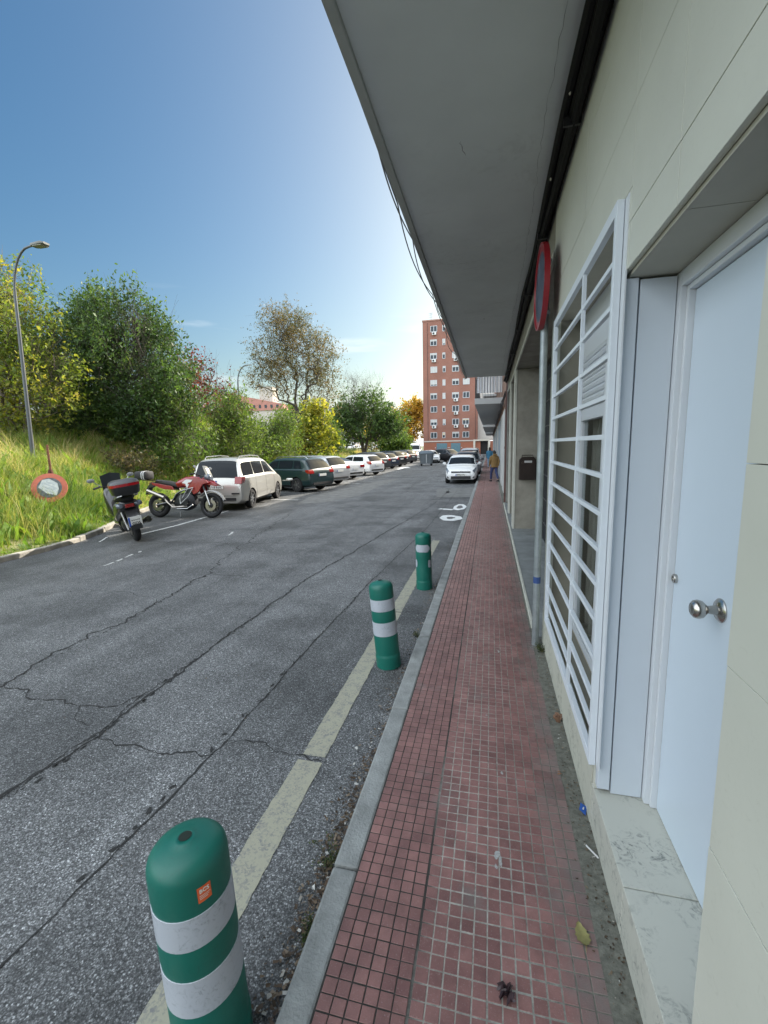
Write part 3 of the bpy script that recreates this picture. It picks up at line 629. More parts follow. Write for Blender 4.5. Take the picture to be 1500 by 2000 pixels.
# loose wires along the outer rim
for k, (z0, spans, lab) in enumerate(((4.0, ((3.2, 4.6, .05), (4.6, 6.6, .10), (6.6, 7.4, .03), (7.4, 9.2, .06), (9.2, 13.6, .03)), 'upper loose grey wire running along the outer rim of the overhang'), (3.985, ((3.9, 6.2, .11), (6.2, 8.2, .04), (8.2, 10.2, .12), (10.2, 14.5, .05)), 'lower loose grey wire sagging along the outer rim of the overhang'))):
    g = MB(); pts = []
    for (a, b_, sg) in spans:
        for i in range(12):
            t = i/12; s_ = 4*t*(1-t)*sg; pts.append((-.762-.006*k-s_*.5, a+(b_-a)*t, z0-s_*.35))
    pts = [(-.757, 1.2, 4.02), (-.760, 2.4, 4.01)]+pts
    g.tube(pts, .006, 5); tag(g.build('loose_wire', mat('grey_wire', (.20, .20, .20), .6), smooth=True), lab, 'wire')

# ---- neighbouring building further along
NB = thing('terrace_building', 'long pale terrace with dark doorways and stacked grey balconies further along the pavement', 'building', (.55, 15, 0))
def NBp(mb, name, m, **k): o = mb.build(name, m, NB, **k); o.location = (-.55, -15, 0); return o
M_PALE = mat('pale_plaster', (.50, .50, .49), .8, var=.1, scale=1.2)
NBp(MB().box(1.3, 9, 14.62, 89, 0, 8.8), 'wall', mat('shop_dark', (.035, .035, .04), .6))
NBp(MB().box(.55, 1.3, 14.62, 29, 3.3, 11.2), 'upper_wall', mat('terrace_brick', (.27, .16, .12), .85, var=.15, scale=2)); NBp(MB().box(.55, 1.3, 29.002, 89, 3.3, 9.9), 'upper_wall', mat('terrace_brick'))
yv = 14.62; k = 0
for (a, b_, c) in ((14.62, 15.0, 0), (17.6, 19.6, 1), (20.6, 24.0, 1), (26, 30, 2), (32.5, 36, 1), (39, 42, 2), (45, 50, 1), (53, 57, 2), (60, 66, 1), (69, 75, 2), (78, 84, 1)):
    NBp(MB().box(.52 if c else .56, 1.3, a, b_, .0, 3.3), 'pier', (M_CONC, M_PALE, mat('blue_grey_plaster', (.36, .40, .44), .8, var=.1))[c])
for a in (20.1, 25, 31, 37.4, 43.5, 51.5, 58.5, 67.5): NBp(MB().box(.8, .84, a-.6, a+1.0, .13, 2.9), 'shop_shutter', mat('grey_shutter', (.25, .27, .29), .5))
for (y0, y1, z0) in ((20.8, 42.5, 3.80), (44.4, 66, 3.66), (68, 87, 3.62)):
    p = NBp(MB().box(-.70, .549, y0, y1, z0, z0+.26), 'balcony', mat('balcony_plaster', (.34, .35, .355), .8, var=.06), bevel=.004)
    g = MB()
    g.box(-.69, -.66, y0, y1, z0+1.25, z0+1.29); g.box(-.69, .54, y0, y0+.03, z0+1.25, z0+1.29)
    for q in np.arange(y0, y1, .5): g.box(-.685, -.665, q, q+.02, z0+.26, z0+1.25)
    for q in np.arange(-.6, .54, .12): g.box(q, q+.012, y0+.005, y0+.02, z0+.26, z0+1.25)
    g.build('railing', mat('black_railing', (.02, .02, .02), .4), p)
    MB().box(-.70, .549, y0, y1, z0+2.9, z0+3.1).build('upper_slab', mat('balcony_plaster'), p)
p = [o for o in NB.children if o.name.startswith('balcony')][0]
n = 60; vs = []
for i in range(n): q = i/(n-1); vs += [(-.62+1.12*q, 20.95+.03*math.sin(q*60), 4.30), (-.62+1.12*q, 20.95+.03*math.sin(q*60), 6.66)]
g = MB().add(vs, [(2*i, 2*i+1, 2*i+3, 2*i+2) for i in range(n-1)])
stp = bpy.data.materials.new('striped_awning'); stp.use_nodes = True
nd = stp.node_tree.nodes; lk = stp.node_tree.links; wv = nd.new('ShaderNodeTexWave'); wv.inputs['Scale'].default_value = 2.2; tcn = nd.new('ShaderNodeTexCoord'); rp = nd.new('ShaderNodeValToRGB'); rp.color_ramp.interpolation = 'CONSTANT'
rp.color_ramp.elements[0].color = (.46, .48, .52, 1); rp.color_ramp.elements[1].position = .5; rp.color_ramp.elements[1].color = (.78, .78, .78, 1)
lk.new(tcn.outputs['Object'], wv.inputs[0]); lk.new(wv.outputs['Fac'], rp.inputs[0]); lk.new(rp.outputs[0], nd['Principled BSDF'].inputs['Base Color'])
aw = g.build('balcony_curtain', stp, p, smooth='all', fix=False)
# downpipe and hanging cables on the terrace
g = MB(); g.tube([(.50, 14.75, .13), (.50, 14.75, 3.4), (.52, 14.75, 3.9), (.52, 14.75, 7)], .045, 10); g.tube([(.50, 14.75, 1.85), (.50, 14.75, 1.92)], .055, 10)
tag(g.build('drainpipe', mat('red_brown_pipe', (.085, .035, .03), .5, var=.2), smooth=True), 'dark red brown drainpipe standing on the pavement where the pillared portal ends', 'drainpipe')
g = MB(); r2 = random.Random(11)
for k in range(6):
    x0 = .50-r2.random()*.08; z0 = 3.78-r2.random()*.35; pts = [(x0+.02*math.sin(yv*.9+k), yv, z0+.04*math.sin(yv*1.3+2*k)) for yv in np.arange(14.8, 88, .9)]; g.tube(pts, .018, 5)
tag(g.build('facade_cables', mat('brown_cables', (.035, .028, .028), .6), smooth=True), 'bundle of thin dark cables drooping along the terrace front below its balconies', 'cables')
# ================================================================ BRICK TOWER AND OTHER BUILDINGS
def brick_mat(name, c1, c2, mortar, sc_=1.0):
    m = bpy.data.materials.new(name); m.use_nodes = True; nt = m.node_tree; N = nt.nodes; L = nt.links
    b = N['Principled BSDF']; tc = N.new('ShaderNodeTexCoord'); mp = N.new('ShaderNodeMapping'); mp.inputs['Rotation'].default_value = (rad(90), 0, 0)
    br = N.new('ShaderNodeTexBrick'); br.inputs['Scale'].default_value = 4*sc_; br.inputs['Color1'].default_value = (*c1, 1); br.inputs['Color2'].default_value = (*c2, 1); br.inputs['Mortar'].default_value = (*mortar, 1); br.inputs['Mortar Size'].default_value = .012
    L.new(tc.outputs['Object'], mp.inputs[0]); L.new(mp.outputs[0], br.inputs['Vector'])
    n = N.new('ShaderNodeTexNoise'); n.inputs['Scale'].default_value = .25; n.inputs['Detail'].default_value = 6; L.new(tc.outputs['Object'], n.inputs['Vector'])
    r = N.new('ShaderNodeValToRGB'); r.color_ramp.elements[0].position = .3; r.color_ramp.elements[0].color = (.82, .82, .82, 1); r.color_ramp.elements[1].position = .7; r.color_ramp.elements[1].color = (1.12, 1.12, 1.12, 1); L.new(n.outputs['Fac'], r.inputs[0])
    x = N.new('ShaderNodeMix'); x.data_type = 'RGBA'; x.blend_type = 'MULTIPLY'; x.inputs[0].default_value = 1; L.new(br.outputs[0], x.inputs[6]); L.new(r.outputs[0], x.inputs[7]); L.new(x.outputs[2], b.inputs['Base Color']); b.inputs['Roughness'].default_value = .85
    return m
M_BRK = brick_mat('red_brick', (.29, .125, .088), (.245, .105, .075), (.24, .17, .14))
M_BRK2 = brick_mat('orange_brick', (.38, .135, .08), (.33, .115, .065), (.26, .16, .12))
M_WIN = glass_mat('far_window_glass', (.05, .06, .07), .15); M_WFR = mat('white_far_frame', (.52, .54, .56), .5)
M_BLIND = mat('pale_roller_blind', (.48, .48, .46), .7, var=.05); M_CREAM = mat('cream_blind', (.55, .47, .33), .7)
TW = thing('brick_tower', 'tall red brick apartment block with rows of white windows closing the end of the street', 'building', (-8.4, 95, 0))
def T(mb, name, m, par=TW, **k): o = mb.build(name, m, par, **k); return o
ox = -8.4
g = MB(); x0, x1 = -13.9-ox, -2.55-ox
T(MB().box(x0, x1, 0, 12, 2.95, 27.35), 'wall', M_BRK)
T(MB().box(x0, x1+.6, -.02, 11.9, 0, 2.75), 'ground_floor', M_BRK2)
T(MB().box(x0-.05, x1+.7, -.12, 12, 2.75, 2.98), 'string_course', mat('pale_band', (.52, .47, .42), .8))
T(MB().box(x0-.1, x1+.1, -.1, 12.1, 27.35, 27.6), 'parapet', mat('parapet_coping', (.33, .18, .14), .8))
T(MB().box(x1, 16, 1.5, 12, 2.98, 15.5), 'side_wing', mat('pale_wing_plaster', (.55, .52, .48), .85, var=.06))
for xx_ in (-3.0, -12.9):
    T(MB().tube([(xx_-ox, -.06, 3), (xx_-ox, -.06, 27)], .05, 6), 'drainpipe', mat('dark_pipe', (.12, .06, .05), .6))
z9 = [25.75-2.70*k for k in range(9)]
rt = random.Random(2)
for ax_, hh in ((-12.5, 2.2), (-9.0, 1.6), (-5.2, 2.6)):
    g = MB(); g.tube([(ax_-ox, 3, 27.3), (ax_-ox, 3, 27.6+hh)], .04, 5)
    for q in (.6, .8, .95): g.box(ax_-ox-.5, ax_-ox+.5, 2.98, 3.02, 27.6+hh*q, 27.64+hh*q)
    T(g, 'aerial', mat('aerial_grey', (.12, .12, .12), .5))
for r_, z in enumerate(z9):
    for c_, (cx, w) in enumerate(((-11.62, 1.38), (-9.5, .6), (-7.1, 1.4), (-4.95, 1.35))):
        h = 1.22; cx += rt.uniform(-.05, .05)
        f = MB(); X0, X1 = cx-w/2-ox, cx+w/2-ox; t = .09
        f.box(X0, X0+t, -.07, .02, z-h/2, z+h/2); f.box(X1-t, X1, -.07, .02, z-h/2, z+h/2); f.box(X0+t, X1-t, -.07, .02, z+h/2-t, z+h/2); f.box(X0+t, X1-t, -.07, .02, z-h/2, z-h/2+t)
        if w > 1: f.box(cx-ox-.05, cx-ox+.05, -.068, .02, z-h/2+t, z+h/2-t)
        wo = T(f, 'window', M_WFR)
        MB().box(X0+t, X1-t, -.02, -.004, z-h/2+t, z+h/2-t).build('pane', M_WIN, wo)
        bl = rt.choice([0, .3, .5, .8, 1, .25])
        if bl: MB().box(X0+t, X1-t, -.045, -.022, z+h/2-t-(h-2*t)*bl, z+h/2-t).build('blind', M_CREAM if rt.random() < .15 else M_BLIND, wo)
        if w > 1 and rt.random() < .42:
            a = T(MB().box(cx-ox-.42+.1, cx-ox+.42+.1, -.42, -.08, z-h/2-.62, z-h/2-.06), 'air_conditioner', mat('ac_white', (.66, .66, .64), .5), bevel=.02)
            MB().lathe([(.20, -.425), (.21, -.44), (.02, -.445)], (cx-ox+.0, 0, z-h/2-.34), 'y', 16).build('fan', mat('ac_fan_dark', (.03, .03, .03), .6), a)
for (a, b_) in ((-11.1, -8.85), (-8.05, -6.05)):
    T(MB().box(a-ox, b_-ox, -.06, .0, .05, 2.45), 'garage_door', mat('teal_garage_door', (.10, .19, .23), .55, var=.08))
for a in (-11.35, -8.6, -8.3, -5.8): T(MB().lathe([(.1, -.05), (.1, -.12), (.01, -.13)], (a-ox, 0, 1.5), 'y', 10), 'wall_lamp', M_WFR)
g = MB(); g.box(-3.4-ox, -3.0-ox, -.3, .3, 0, 2.75); g.box(-.42-ox, -.05-ox, -.3, .3, 0, 2.75); g.box(-3.4-ox, -.05-ox, -.3, .3, 2.751, 3.05)
T(g, 'portal_frame', mat('portal_white', (.62, .58, .50), .7))
T(MB().box(-3.0-ox, -.42-ox, .25, .28, 0, 2.75), 'portal_dark', mat('portal_black', (.015, .015, .015), .8))
T(MB().box(0-ox, 3-ox, -.1, 3, 0, 2.7), 'orange_annex', M_BRK2)
# distant red-roofed block beyond the trees
DB = thing('distant_block', 'far pale block with a long red attic and a square rooftop box', 'building', (-68, 120, 0), rad(8))
MB().box(-9, 9, 0, 14, 0, 13.3).build('wall', mat('distant_plaster', (.50, .46, .41), .85, var=.06), DB)
MB().prism([(-9.3, 13.302), (9.3, 13.302), (9.3, 15.0), (-4, 17.8), (-9.3, 18.6)], -.3, 14, 'y').build('roof', mat('distant_red_attic', (.42, .20, .16), .85, var=.1), DB)
MB().box(1.8, 5.8, 1, 6, 15, 20.2).build('rooftop_box', mat('distant_plaster'), DB)
for k in range(10):
    MB().box(-8.6+k*1.75, -7.9+k*1.75, -.38, -.30, 14.0, 14.9).build('window', M_WIN, DB)
# low wall at the far end of the road
tag(MB().box(-32, -14.2, 96, 96.35, 0, .55).build('low_brick_wall', M_BRK2), 'low orange brick wall across the far end of the road left of the tower', 'wall')

# ================================================================ VERGE, GRASS
def falloff(y): return float(np.interp(y, [-30, 45, 62, 84, 92], [1, 1, .55, .25, 0]))
def gh(x, y):
    d = kx(y)-.14-x
    if d <= 0: return 0
    h = 3.3*(1-math.exp(-(d/6)**1.25))*falloff(y)
    h += 1.9*math.exp(-((x+19.5)**2/26+(y-25)**2/70))
    k = min(1, d/1.5)
    h += k*(.10*math.sin(x*1.3+y*.7)+.07*math.sin(y*1.9-x*.8)+.05*math.sin(x*3.1)*math.sin(y*2.7))
    return .05+max(h, 0)
dd = np.concatenate([np.linspace(0, 6, 25), np.linspace(6.4, 20, 30), np.linspace(21, 90, 24)])
yy_ = np.concatenate([np.linspace(-12, 40, 150), np.linspace(41, 93, 53)])
V = np.array([[kx(y)-.13-d, y, gh(kx(y)-.13-d, y) if d > 0 else .06] for y in yy_ for d in dd])
idx = np.arange(len(V)).reshape(len(yy_), len(dd))
Fv = np.stack([idx[:-1, :-1], idx[1:, :-1], idx[1:, 1:], idx[:-1, 1:]], -1).reshape(-1, 4)
struct(npmesh('grass_bank', V, Fv, mat('verge_soil', (.11, .13, .04), .95, col2=(.24, .23, .10), scale=1.5, bump=.8, bscale=14), smooth=True))
def vn(x, y, s, seed=0):
    """cheap value noise"""
    x = x*s+seed*17.3; y = y*s+seed*9.1; xi = np.floor(x); yi = np.floor(y); fx = x-xi; fy = y-yi; fx = fx*fx*(3-2*fx); fy = fy*fy*(3-2*fy)
    def h(a, b_): return np.modf(np.abs(np.sin(a*127.1+b_*311.7)*43758.5453))[0]
    return (h(xi, yi)*(1-fx)+h(xi+1, yi)*fx)*(1-fy)+(h(xi, yi+1)*(1-fx)+h(xi+1, yi+1)*fx)*fy
KXA = np.array(KX)
def gh_v(x, y):
    d = np.interp(y, KXA[:, 0], KXA[:, 1])-.14-x; dm = np.maximum(d, 0)
    h = 3.3*(1-np.exp(-(dm/6)**1.25))*np.interp(y, [-30, 45, 62, 84, 92], [1, 1, .55, .25, 0])+1.9*np.exp(-((x+19.5)**2/26+(y-25)**2/70))
    h += np.minimum(1, dm/1.5)*(.10*np.sin(x*1.3+y*.7)+.07*np.sin(y*1.9-x*.8)+.05*np.sin(x*3.1)*np.sin(y*2.7))
    return .05+np.maximum(h, 0)
def grass(name, n, dmax, y0, y1, hmin, hmax, wid, mt, seed, broad=0.0, near=1.0):
    rg = np.random.default_rng(seed)
    y = y0+(y1-y0)*rg.random(n)**near; d = dmax*rg.random(n)**1.15
    x = np.interp(y, KXA[:, 0], KXA[:, 1])-.10-d
    keep = rg.random(n) < np.clip(.25+1.3*vn(x, y, 1.3, 1), 0, 1)
    x, y, d = x[keep], y[keep], d[keep]; n = len(x)
    z = gh_v(x, y)-.02; h = (hmin+(hmax-hmin)*rg.random(n)**1.6)*(.25+1.25*vn(x, y, .9, 3)*(.5+vn(x, y, 2.6, 4)))*np.clip(.35+d*.8, .35, 1)
    a = rg.random(n)*2*PI; lean = .25+.55*rg.random(n); la = rg.normal(.3, 1.1, n)+2*PI*vn(x, y, .35, 7)*.6
    w = wid*(.6+.8*rg.random(n))*(1+broad*(rg.random(n) > .6)*2)
    dx, dy = np.cos(a)*w, np.sin(a)*w; lx, ly = np.cos(la)*lean*h, np.sin(la)*lean*h
    V = np.zeros((n, 5, 3))
    V[:, 0] = np.stack([x-dx, y-dy, z], 1); V[:, 1] = np.stack([x+dx, y+dy, z], 1)
    V[:, 2] = np.stack([x+dx*.8+lx*.35, y+dy*.8+ly*.35, z+h*.6], 1); V[:, 3] = np.stack([x-dx*.8+lx*.35, y-dy*.8+ly*.35, z+h*.6], 1)
    V[:, 4] = np.stack([x+lx, y+ly, z+h*.95], 1)
    F = (np.array([[0, 1, 2], [0, 2, 3], [3, 2, 4]])[None]+np.arange(n)[:, None, None]*5).reshape(-1, 3)
    t = np.clip(-.05+.75*vn(x, y, .55, 5)+.35*rg.random(n)+.5*(vn(x, y, 1.9, 8)-.5)+.22*np.exp(-((d-4.5)/2.2)**2), 0, 1)
    return npmesh(name, V.reshape(-1, 3), F, mt, attr=np.repeat(t, 5))
M_GR = leaf_mat('grass_blades', [(0, (.045, .095, .015)), (.35, (.12, .19, .035)), (.65, (.24, .27, .06)), (.85, (.42, .38, .15)), (1, (.55, .47, .26))], trans=.5)
tag(grass('grass', 230000, 13, -2, 32, .12, .75, .006, M_GR, 1, near=1.0), 'sunlit rough green and straw coloured grass covering the bank left of the road', 'grass', kind='stuff')
tag(grass('ground_cover', 90000, 16, -2, 44, .10, .55, .022, leaf_mat('weed_leaves', [(0, (.05, .12, .02)), (.5, (.12, .22, .03)), (1, (.24, .34, .06))], trans=.5), 2, broad=1.2), 'low broad leaved weeds mixed through the grass of the bank', 'ground cover', kind='stuff')
tag(grass('far_grass', 60000, 22, 30, 88, .2, .6, .02, M_GR, 3), 'rough grass on the far part of the bank behind the parked cars', 'grass', kind='stuff')

# ================================================================ TREES
def make_tree(name, label, cat, base, tips_in, n_tips, leaf_l, leaf_w, lpt, spray, upb, lmat, bark, r0=.12, stems=1, seed=0, group=None, twig=True, bare=None, lean=(0, 0), droop=0.0, trunk_h=.35, tone=(0., 1.)):
    """tips_in: ellipsoids (x,y,z,rx,ry,rz,weight) relative to the base"""
    rg = np.random.default_rng(seed); base = np.array(base, float)
    root = thing(name, label, cat, tuple(base), 0, group)
    E = np.array(tips_in, float); wts = E[:, 6]/E[:, 6].sum(); pick = rg.choice(len(E), n_tips, p=wts)
    u = rg.normal(size=(n_tips, 3)); u /= np.linalg.norm(u, axis=1)[:, None]; rr = rg.random(n_tips)**(1/2.2)
    tips = E[pick, :3]+u*rr[:, None]*E[pick, 3:6]
    tips = tips[tips[:, 2] > .15]; n_tips = len(tips)
    top = E[:, 2].max()
    # trunk nodes
    nodes = [np.zeros(3)]; par = [-1]; ctr = (E[:, :3]*E[:, 6:7]).sum(0)/E[:, 6].sum()
    for s in range(stems):
        a = 2*PI*s/stems+rg.random(); off = np.array([math.cos(a), math.sin(a), 0])*(.0 if stems == 1 else .5)
        prev = 0; K = 6; p = np.zeros(3)
        for k in range(1, K+1):
            t = k/K; q = np.array([ctr[0]*t**1.5*.8, ctr[1]*t**1.5*.8, top*.8*t])+off*t*top*.35+rg.normal(0, .02*top*.4, 3)*np.array([1, 1, .3])
            nodes.append(q); par.append(prev); prev = len(nodes)-1
    order = np.argsort(np.linalg.norm(tips-np.array([ctr[0]*.5, ctr[1]*.5, top*.3]), axis=1))
    NA = np.array(nodes)
    tipnode = []
    for i in order:
        t = tips[i]; dv = t-NA; dist = np.linalg.norm(dv, axis=1); pen = np.where(NA[:, 2] > t[2]-.45*dist, (NA[:, 2]-t[2]+.45*dist)*1.6, 0)+np.where(NA[:, 2] < trunk_h*top*.5, 1.2, 0)
        j = int(np.argmin(dist+np.maximum(pen, 0))); s = NA[j]; L_ = dist[j]; prev = j; kseg = max(1, min(4, int(L_/.5)))
        for k in range(1, kseg+1):
            f = k/kseg; q = s+(t-s)*f; q = q+np.array([0, 0, .10*L_*math.sin(f*PI)*(1 if upb >= 0 else -.3)])+(rg.normal(0, .022*L_, 3) if k < kseg else 0)
            nodes.append(q); par.append(prev); prev = len(nodes)-1
        NA = np.array(nodes); tipnode.append(prev)
    cnt = np.zeros(len(nodes)); 
    for t in tipnode:
        k = t
        while k != -1: cnt[k] += 1; k = par[k]
    R = r0*np.maximum(cnt/len(tipnode), 1e-4)**.5; R = np.maximum(R, .006 if twig else .01)
    R[0] = r0*1.25
    tb = MB()
    for i in range(1, len(nodes)):
        if cnt[i] == 0 and i > stems*6: continue
        if cnt[i] == 0: continue
        tb.tube([nodes[par[i]], nodes[i]], [min(R[par[i]], R[i]*1.5), R[i]], 7 if R[i] > .04 else 4, cap=False)
    # leaf sprays
    P = NA[tipnode]; n = len(P); ct = np.array([ctr[0]*.9, ctr[1]*.9, top*.35])
    out = P-ct; out /= np.maximum(np.linalg.norm(out, axis=1), .1)[:, None]
    ns = lpt[0]; nl = lpt[1]
    D = out[:, None]*.7+np.array([0, 0, upb])+rg.normal(0, .55, (n, ns, 3)); D /= np.linalg.norm(D, axis=2)[..., None]
    S = spray*(.5+.8*rg.random((n, ns)))
    O = P[:, None]+rg.normal(0, spray*.25, (n, ns, 3))
    f = (np.arange(nl)+.5)/nl
    f = f[None, None]+rg.normal(0, .06, (n, ns, nl))
    C = O[:, :, None]+D[:, :, None]*(S[:, :, None]*f)[..., None]; C[..., 2] -= droop*(f**2)*S[:, :, None]
    C = C+rg.normal(0, leaf_l*.5, C.shape)
    if bare is not None:
        kk = rg.random(n) > np.clip((P[:, 2]-bare[0])/(bare[1]-bare[0]), 0, 1); C = C[kk]; Dk = D[kk]
    else: kk = np.ones(n, bool); Dk = D
    if twig:
        for i in range(n):
            for s in range(0, ns, 1 if (bare is not None) else 2):
                o = O[i, s]; e = o+D[i, s]*S[i, s]; e = e-np.array([0, 0, droop*S[i, s]])
                tb.tube([P[i] if s == 0 else o, o, e] if s == 0 else [o, e], [.006, .006, .003] if s == 0 else [.005, .003], 3, cap=False)
    tb.build('trunk', bark, root, smooth='all', fix=False)
    C = C.reshape(-1, 3); Dk = np.repeat(Dk.reshape(-1, 3), nl, axis=0)
    sz_ = max(E[:, 5].max(), 1.0); fq = 2.6/sz_
    gap = vn(C[:, 0]+C[:, 2]*.6, C[:, 1]-C[:, 2]*.8, fq, seed+3)*.6+vn(C[:, 0]-C[:, 2]*.9, C[:, 1]+C[:, 2]*.5, fq*2.3, seed+5)*.4
    gk = gap > .36+rg.normal(0, .04, len(C)); C = C[gk]; Dk = Dk[gk]; m = len(C)
    A = Dk*.5+rg.normal(0, .6, (m, 3))+np.array([0, 0, -.15]); A /= np.linalg.norm(A, axis=1)[:, None]
    B_ = np.cross(A, rg.normal(size=(m, 3))); B_ /= np.linalg.norm(B_, axis=1)[:, None]
    sv_ = (.5+1.1*rg.random(m)**1.5)[:, None]; l = leaf_l*1.12*sv_; w = leaf_w*1.2*sv_
    V = np.stack([C-A*l*.5, C+B_*w*.5-A*l*.05, C+A*l*.5, C-B_*w*.5-A*l*.05], 1).reshape(-1, 3)
    F = np.arange(m*4).reshape(-1, 4)
    nz = vn(C[:, 0]+C[:, 2]*.7, C[:, 1]+C[:, 2]*.9, 1.1, seed)
    t = np.clip(tone[0]+(tone[1]-tone[0])*(.6*nz+.5*rg.random(m)-.05), 0, 1)
    npmesh('crown', V, F, lmat, parent=root, attr=np.repeat(t, 4))
    return root
M_BARK = mat('grey_brown_bark', (.13, .105, .08), .9, var=.3, scale=8, bump=.6, bscale=30); M_BARKD = mat('dark_bark', (.06, .05, .04), .9, var=.3, scale=8)
L_DK = leaf_mat('dark_green_leaves', [(0, (.025, .055, .018)), (.5, (.055, .105, .03)), (.8, (.10, .17, .045)), (1, (.19, .25, .07))], trans=.42)
L_MID = leaf_mat('mid_green_leaves', [(0, (.04, .085, .02)), (.5, (.085, .15, .03)), (1, (.19, .25, .06))], trans=.45)
L_YG = leaf_mat('yellow_green_leaves', [(0, (.07, .12, .02)), (.4, (.16, .21, .035)), (.75, (.34, .30, .05)), (1, (.48, .36, .06))], trans=.5)
L_YEL = leaf_mat('yellow_leaves', [(0, (.08, .12, .02)), (.45, (.20, .23, .035)), (.8, (.40, .36, .05)), (1, (.52, .42, .07))], trans=.5)
L_BRN = leaf_mat('brown_green_leaves', [(0, (.05, .065, .03)), (.4, (.10, .10, .045)), (.75, (.18, .13, .065)), (1, (.27, .18, .10))], trans=.4)
L_RED = leaf_mat('red_leaves', [(0, (.06, .02, .02)), (.5, (.16, .035, .035)), (1, (.24, .09, .05))], trans=.4)
L_ORG = leaf_mat('orange_leaves', [(0, (.14, .13, .03)), (.4, (.38, .26, .04)), (.8, (.60, .36, .06)), (1, (.62, .45, .10))], trans=.5)
def bz(x, y): return (x, y, gh(x, y)-.1)
make_tree('elm_tree', 'yellow green leafy tree at the left edge of the view beside the curved street lamp', 'tree', bz(-18.6, 14.3),
    [(0, 0, 3.5, 2.1, 1.7, 2.8, 3), (-.7, .3, 5.9, 1.3, 1.4, 1.7, 1.2), (1.3, .1, 2.5, 1.7, 1.2, 1.5, 1.3), (-.6, 0, 1.4, 2.0, 1.4, 1.3, 1.3)], 560, .125, .06, (5, 8), .65, .2, L_YG, M_BARK, .11, 2, 11, tone=(0, .9))
make_tree('elm_tree', 'darker green tree rising behind the yellow green one at the left edge', 'tree', bz(-22.0, 17.0),
    [(-.3, 0, 4.4, 2.3, 2.0, 3.4, 2), (-1.0, 0, 1.9, 2.4, 2.0, 1.9, 1.2), (1.6, 1.0, 1.6, 1.8, 1.5, 1.5, .8)], 330, .13, .06, (5, 8), .75, .3, L_MID, M_BARK, .12, 2, 12)
make_tree('thicket_tree', 'large dense dark green many stemmed tree on the bank above the motorbikes', 'tree', (-17.6, 18.6, gh(-17.6, 18.6)-.75),
    [(-.1, 0, 3.7, 3.5, 3.0, 3.4, 4), (.6, .3, 5.9, 2.1, 2.0, 1.7, 1.4), (-1.7, 0, 5.4, 1.6, 1.6, 1.7, 1), (2.4, -.3, 2.4, 2.0, 2.0, 1.9, 1.3), (-2.2, .3, 2.2, 1.9, 1.9, 1.8, 1), (0, -.3, 1.4, 3.4, 2.0, 1.5, 1.9)], 1250, .14, .055, (7, 10), .95, .75, L_DK, M_BARKD, .14, 6, 13)
make_tree('thicket_bush', 'bright green shoots filling the lower right side of the dark thicket', 'bush', bz(-14.2, 18.0),
    [(0, 0, 1.3, 1.7, 1.5, 1.4, 1), (-.6, 0, 2.8, 1.2, 1.1, 1.2, .7)], 320, .14, .045, (5, 8), .8, .5, L_MID, M_BARK, .05, 4, 14)
make_tree('dry_bush', 'straggly brown and reddish undergrowth under the dark thicket', 'bush', bz(-14.9, 15.6),
    [(0, 0, .55, 1.5, .8, .5, 1)], 70, .09, .045, (4, 6), .4, .3, L_BRN, M_BARKD, .02, 4, 15)
make_tree('red_leaf_tree', 'thinly leaved tree with dark red autumn foliage at the right of the dark thicket', 'tree', bz(-18.6, 27.5),
    [(0, 0, 2.3, 1.9, 1.6, 2.2, 2), (-1.0, 0, 3.7, 1.4, 1.2, 1.4, 1), (.9, 0, .9, 1.3, 1.1, .8, .6)], 260, .15, .08, (3, 5), .6, .2, L_RED, M_BARKD, .09, 2, 16)
make_tree('tall_tree', 'tall airy tree with thinning brown green leaves standing over the parked cars', 'tree', bz(-19.0, 42),
    [(-.2, 0, 9.6, 3.9, 3.2, 3.8, 3), (-1.0, 0, 12.0, 2.5, 2.2, 2.2, 1.3), (2.2, 0, 8.0, 2.6, 2.4, 2.9, 1.6), (-2.8, 0, 7.4, 2.2, 2.0, 2.2, 1.1), (1.2, 0, 5.0, 3.0, 2.2, 1.8, .9)], 820, .15, .055, (5, 9), 1.35, .25, L_BRN, M_BARKD, .22, 1, 17, droop=.5)
make_tree('feathery_bush', 'pale green feathery bush right behind the silver minivan', 'bush', bz(-14.4, 23.5),
    [(0, 0, 1.5, 1.8, 1.5, 1.5, 2), (-.5, 0, 2.9, 1.1, 1.0, 1.1, .8)], 260, .16, .045, (5, 9), .9, .7, L_MID, M_BARK, .06, 5, 18, tone=(.2, 1))
make_tree('feathery_bush', 'lower bright green feathery bush behind the dark green car', 'bush', bz(-14.6, 28.5),
    [(0, 0, 1.3, 1.9, 1.6, 1.5, 2), (.8, 0, 2.4, 1.0, 1.0, .8, .6)], 240, .16, .05, (5, 9), .85, .6, L_MID, M_BARK, .06, 5, 19, tone=(.25, 1))
make_tree('yellow_bush', 'bright yellow leaved young tree behind the row of parked cars', 'bush', bz(-14.6, 35.5),
    [(.2, 0, 2.7, 1.8, 1.5, 1.9, 2), (-.9, 0, 1.8, 1.4, 1.2, 1.3, 1), (.4, 0, 4.3, .8, .8, .9, .5)], 250, .22, .13, (4, 7), .75, .1, L_YEL, M_BARKD, .09, 2, 20)
make_tree('dark_bush', 'dark green conical bush between the red tree and the feathery bush', 'bush', bz(-23.0, 36),
    [(0, 0, 1.6, 2.0, 1.8, 2.0, 2), (0, 0, 3.2, 1.0, 1.0, 1.0, .7)], 230, .17, .07, (5, 7), .7, .5, L_DK, M_BARKD, .08, 3, 21)
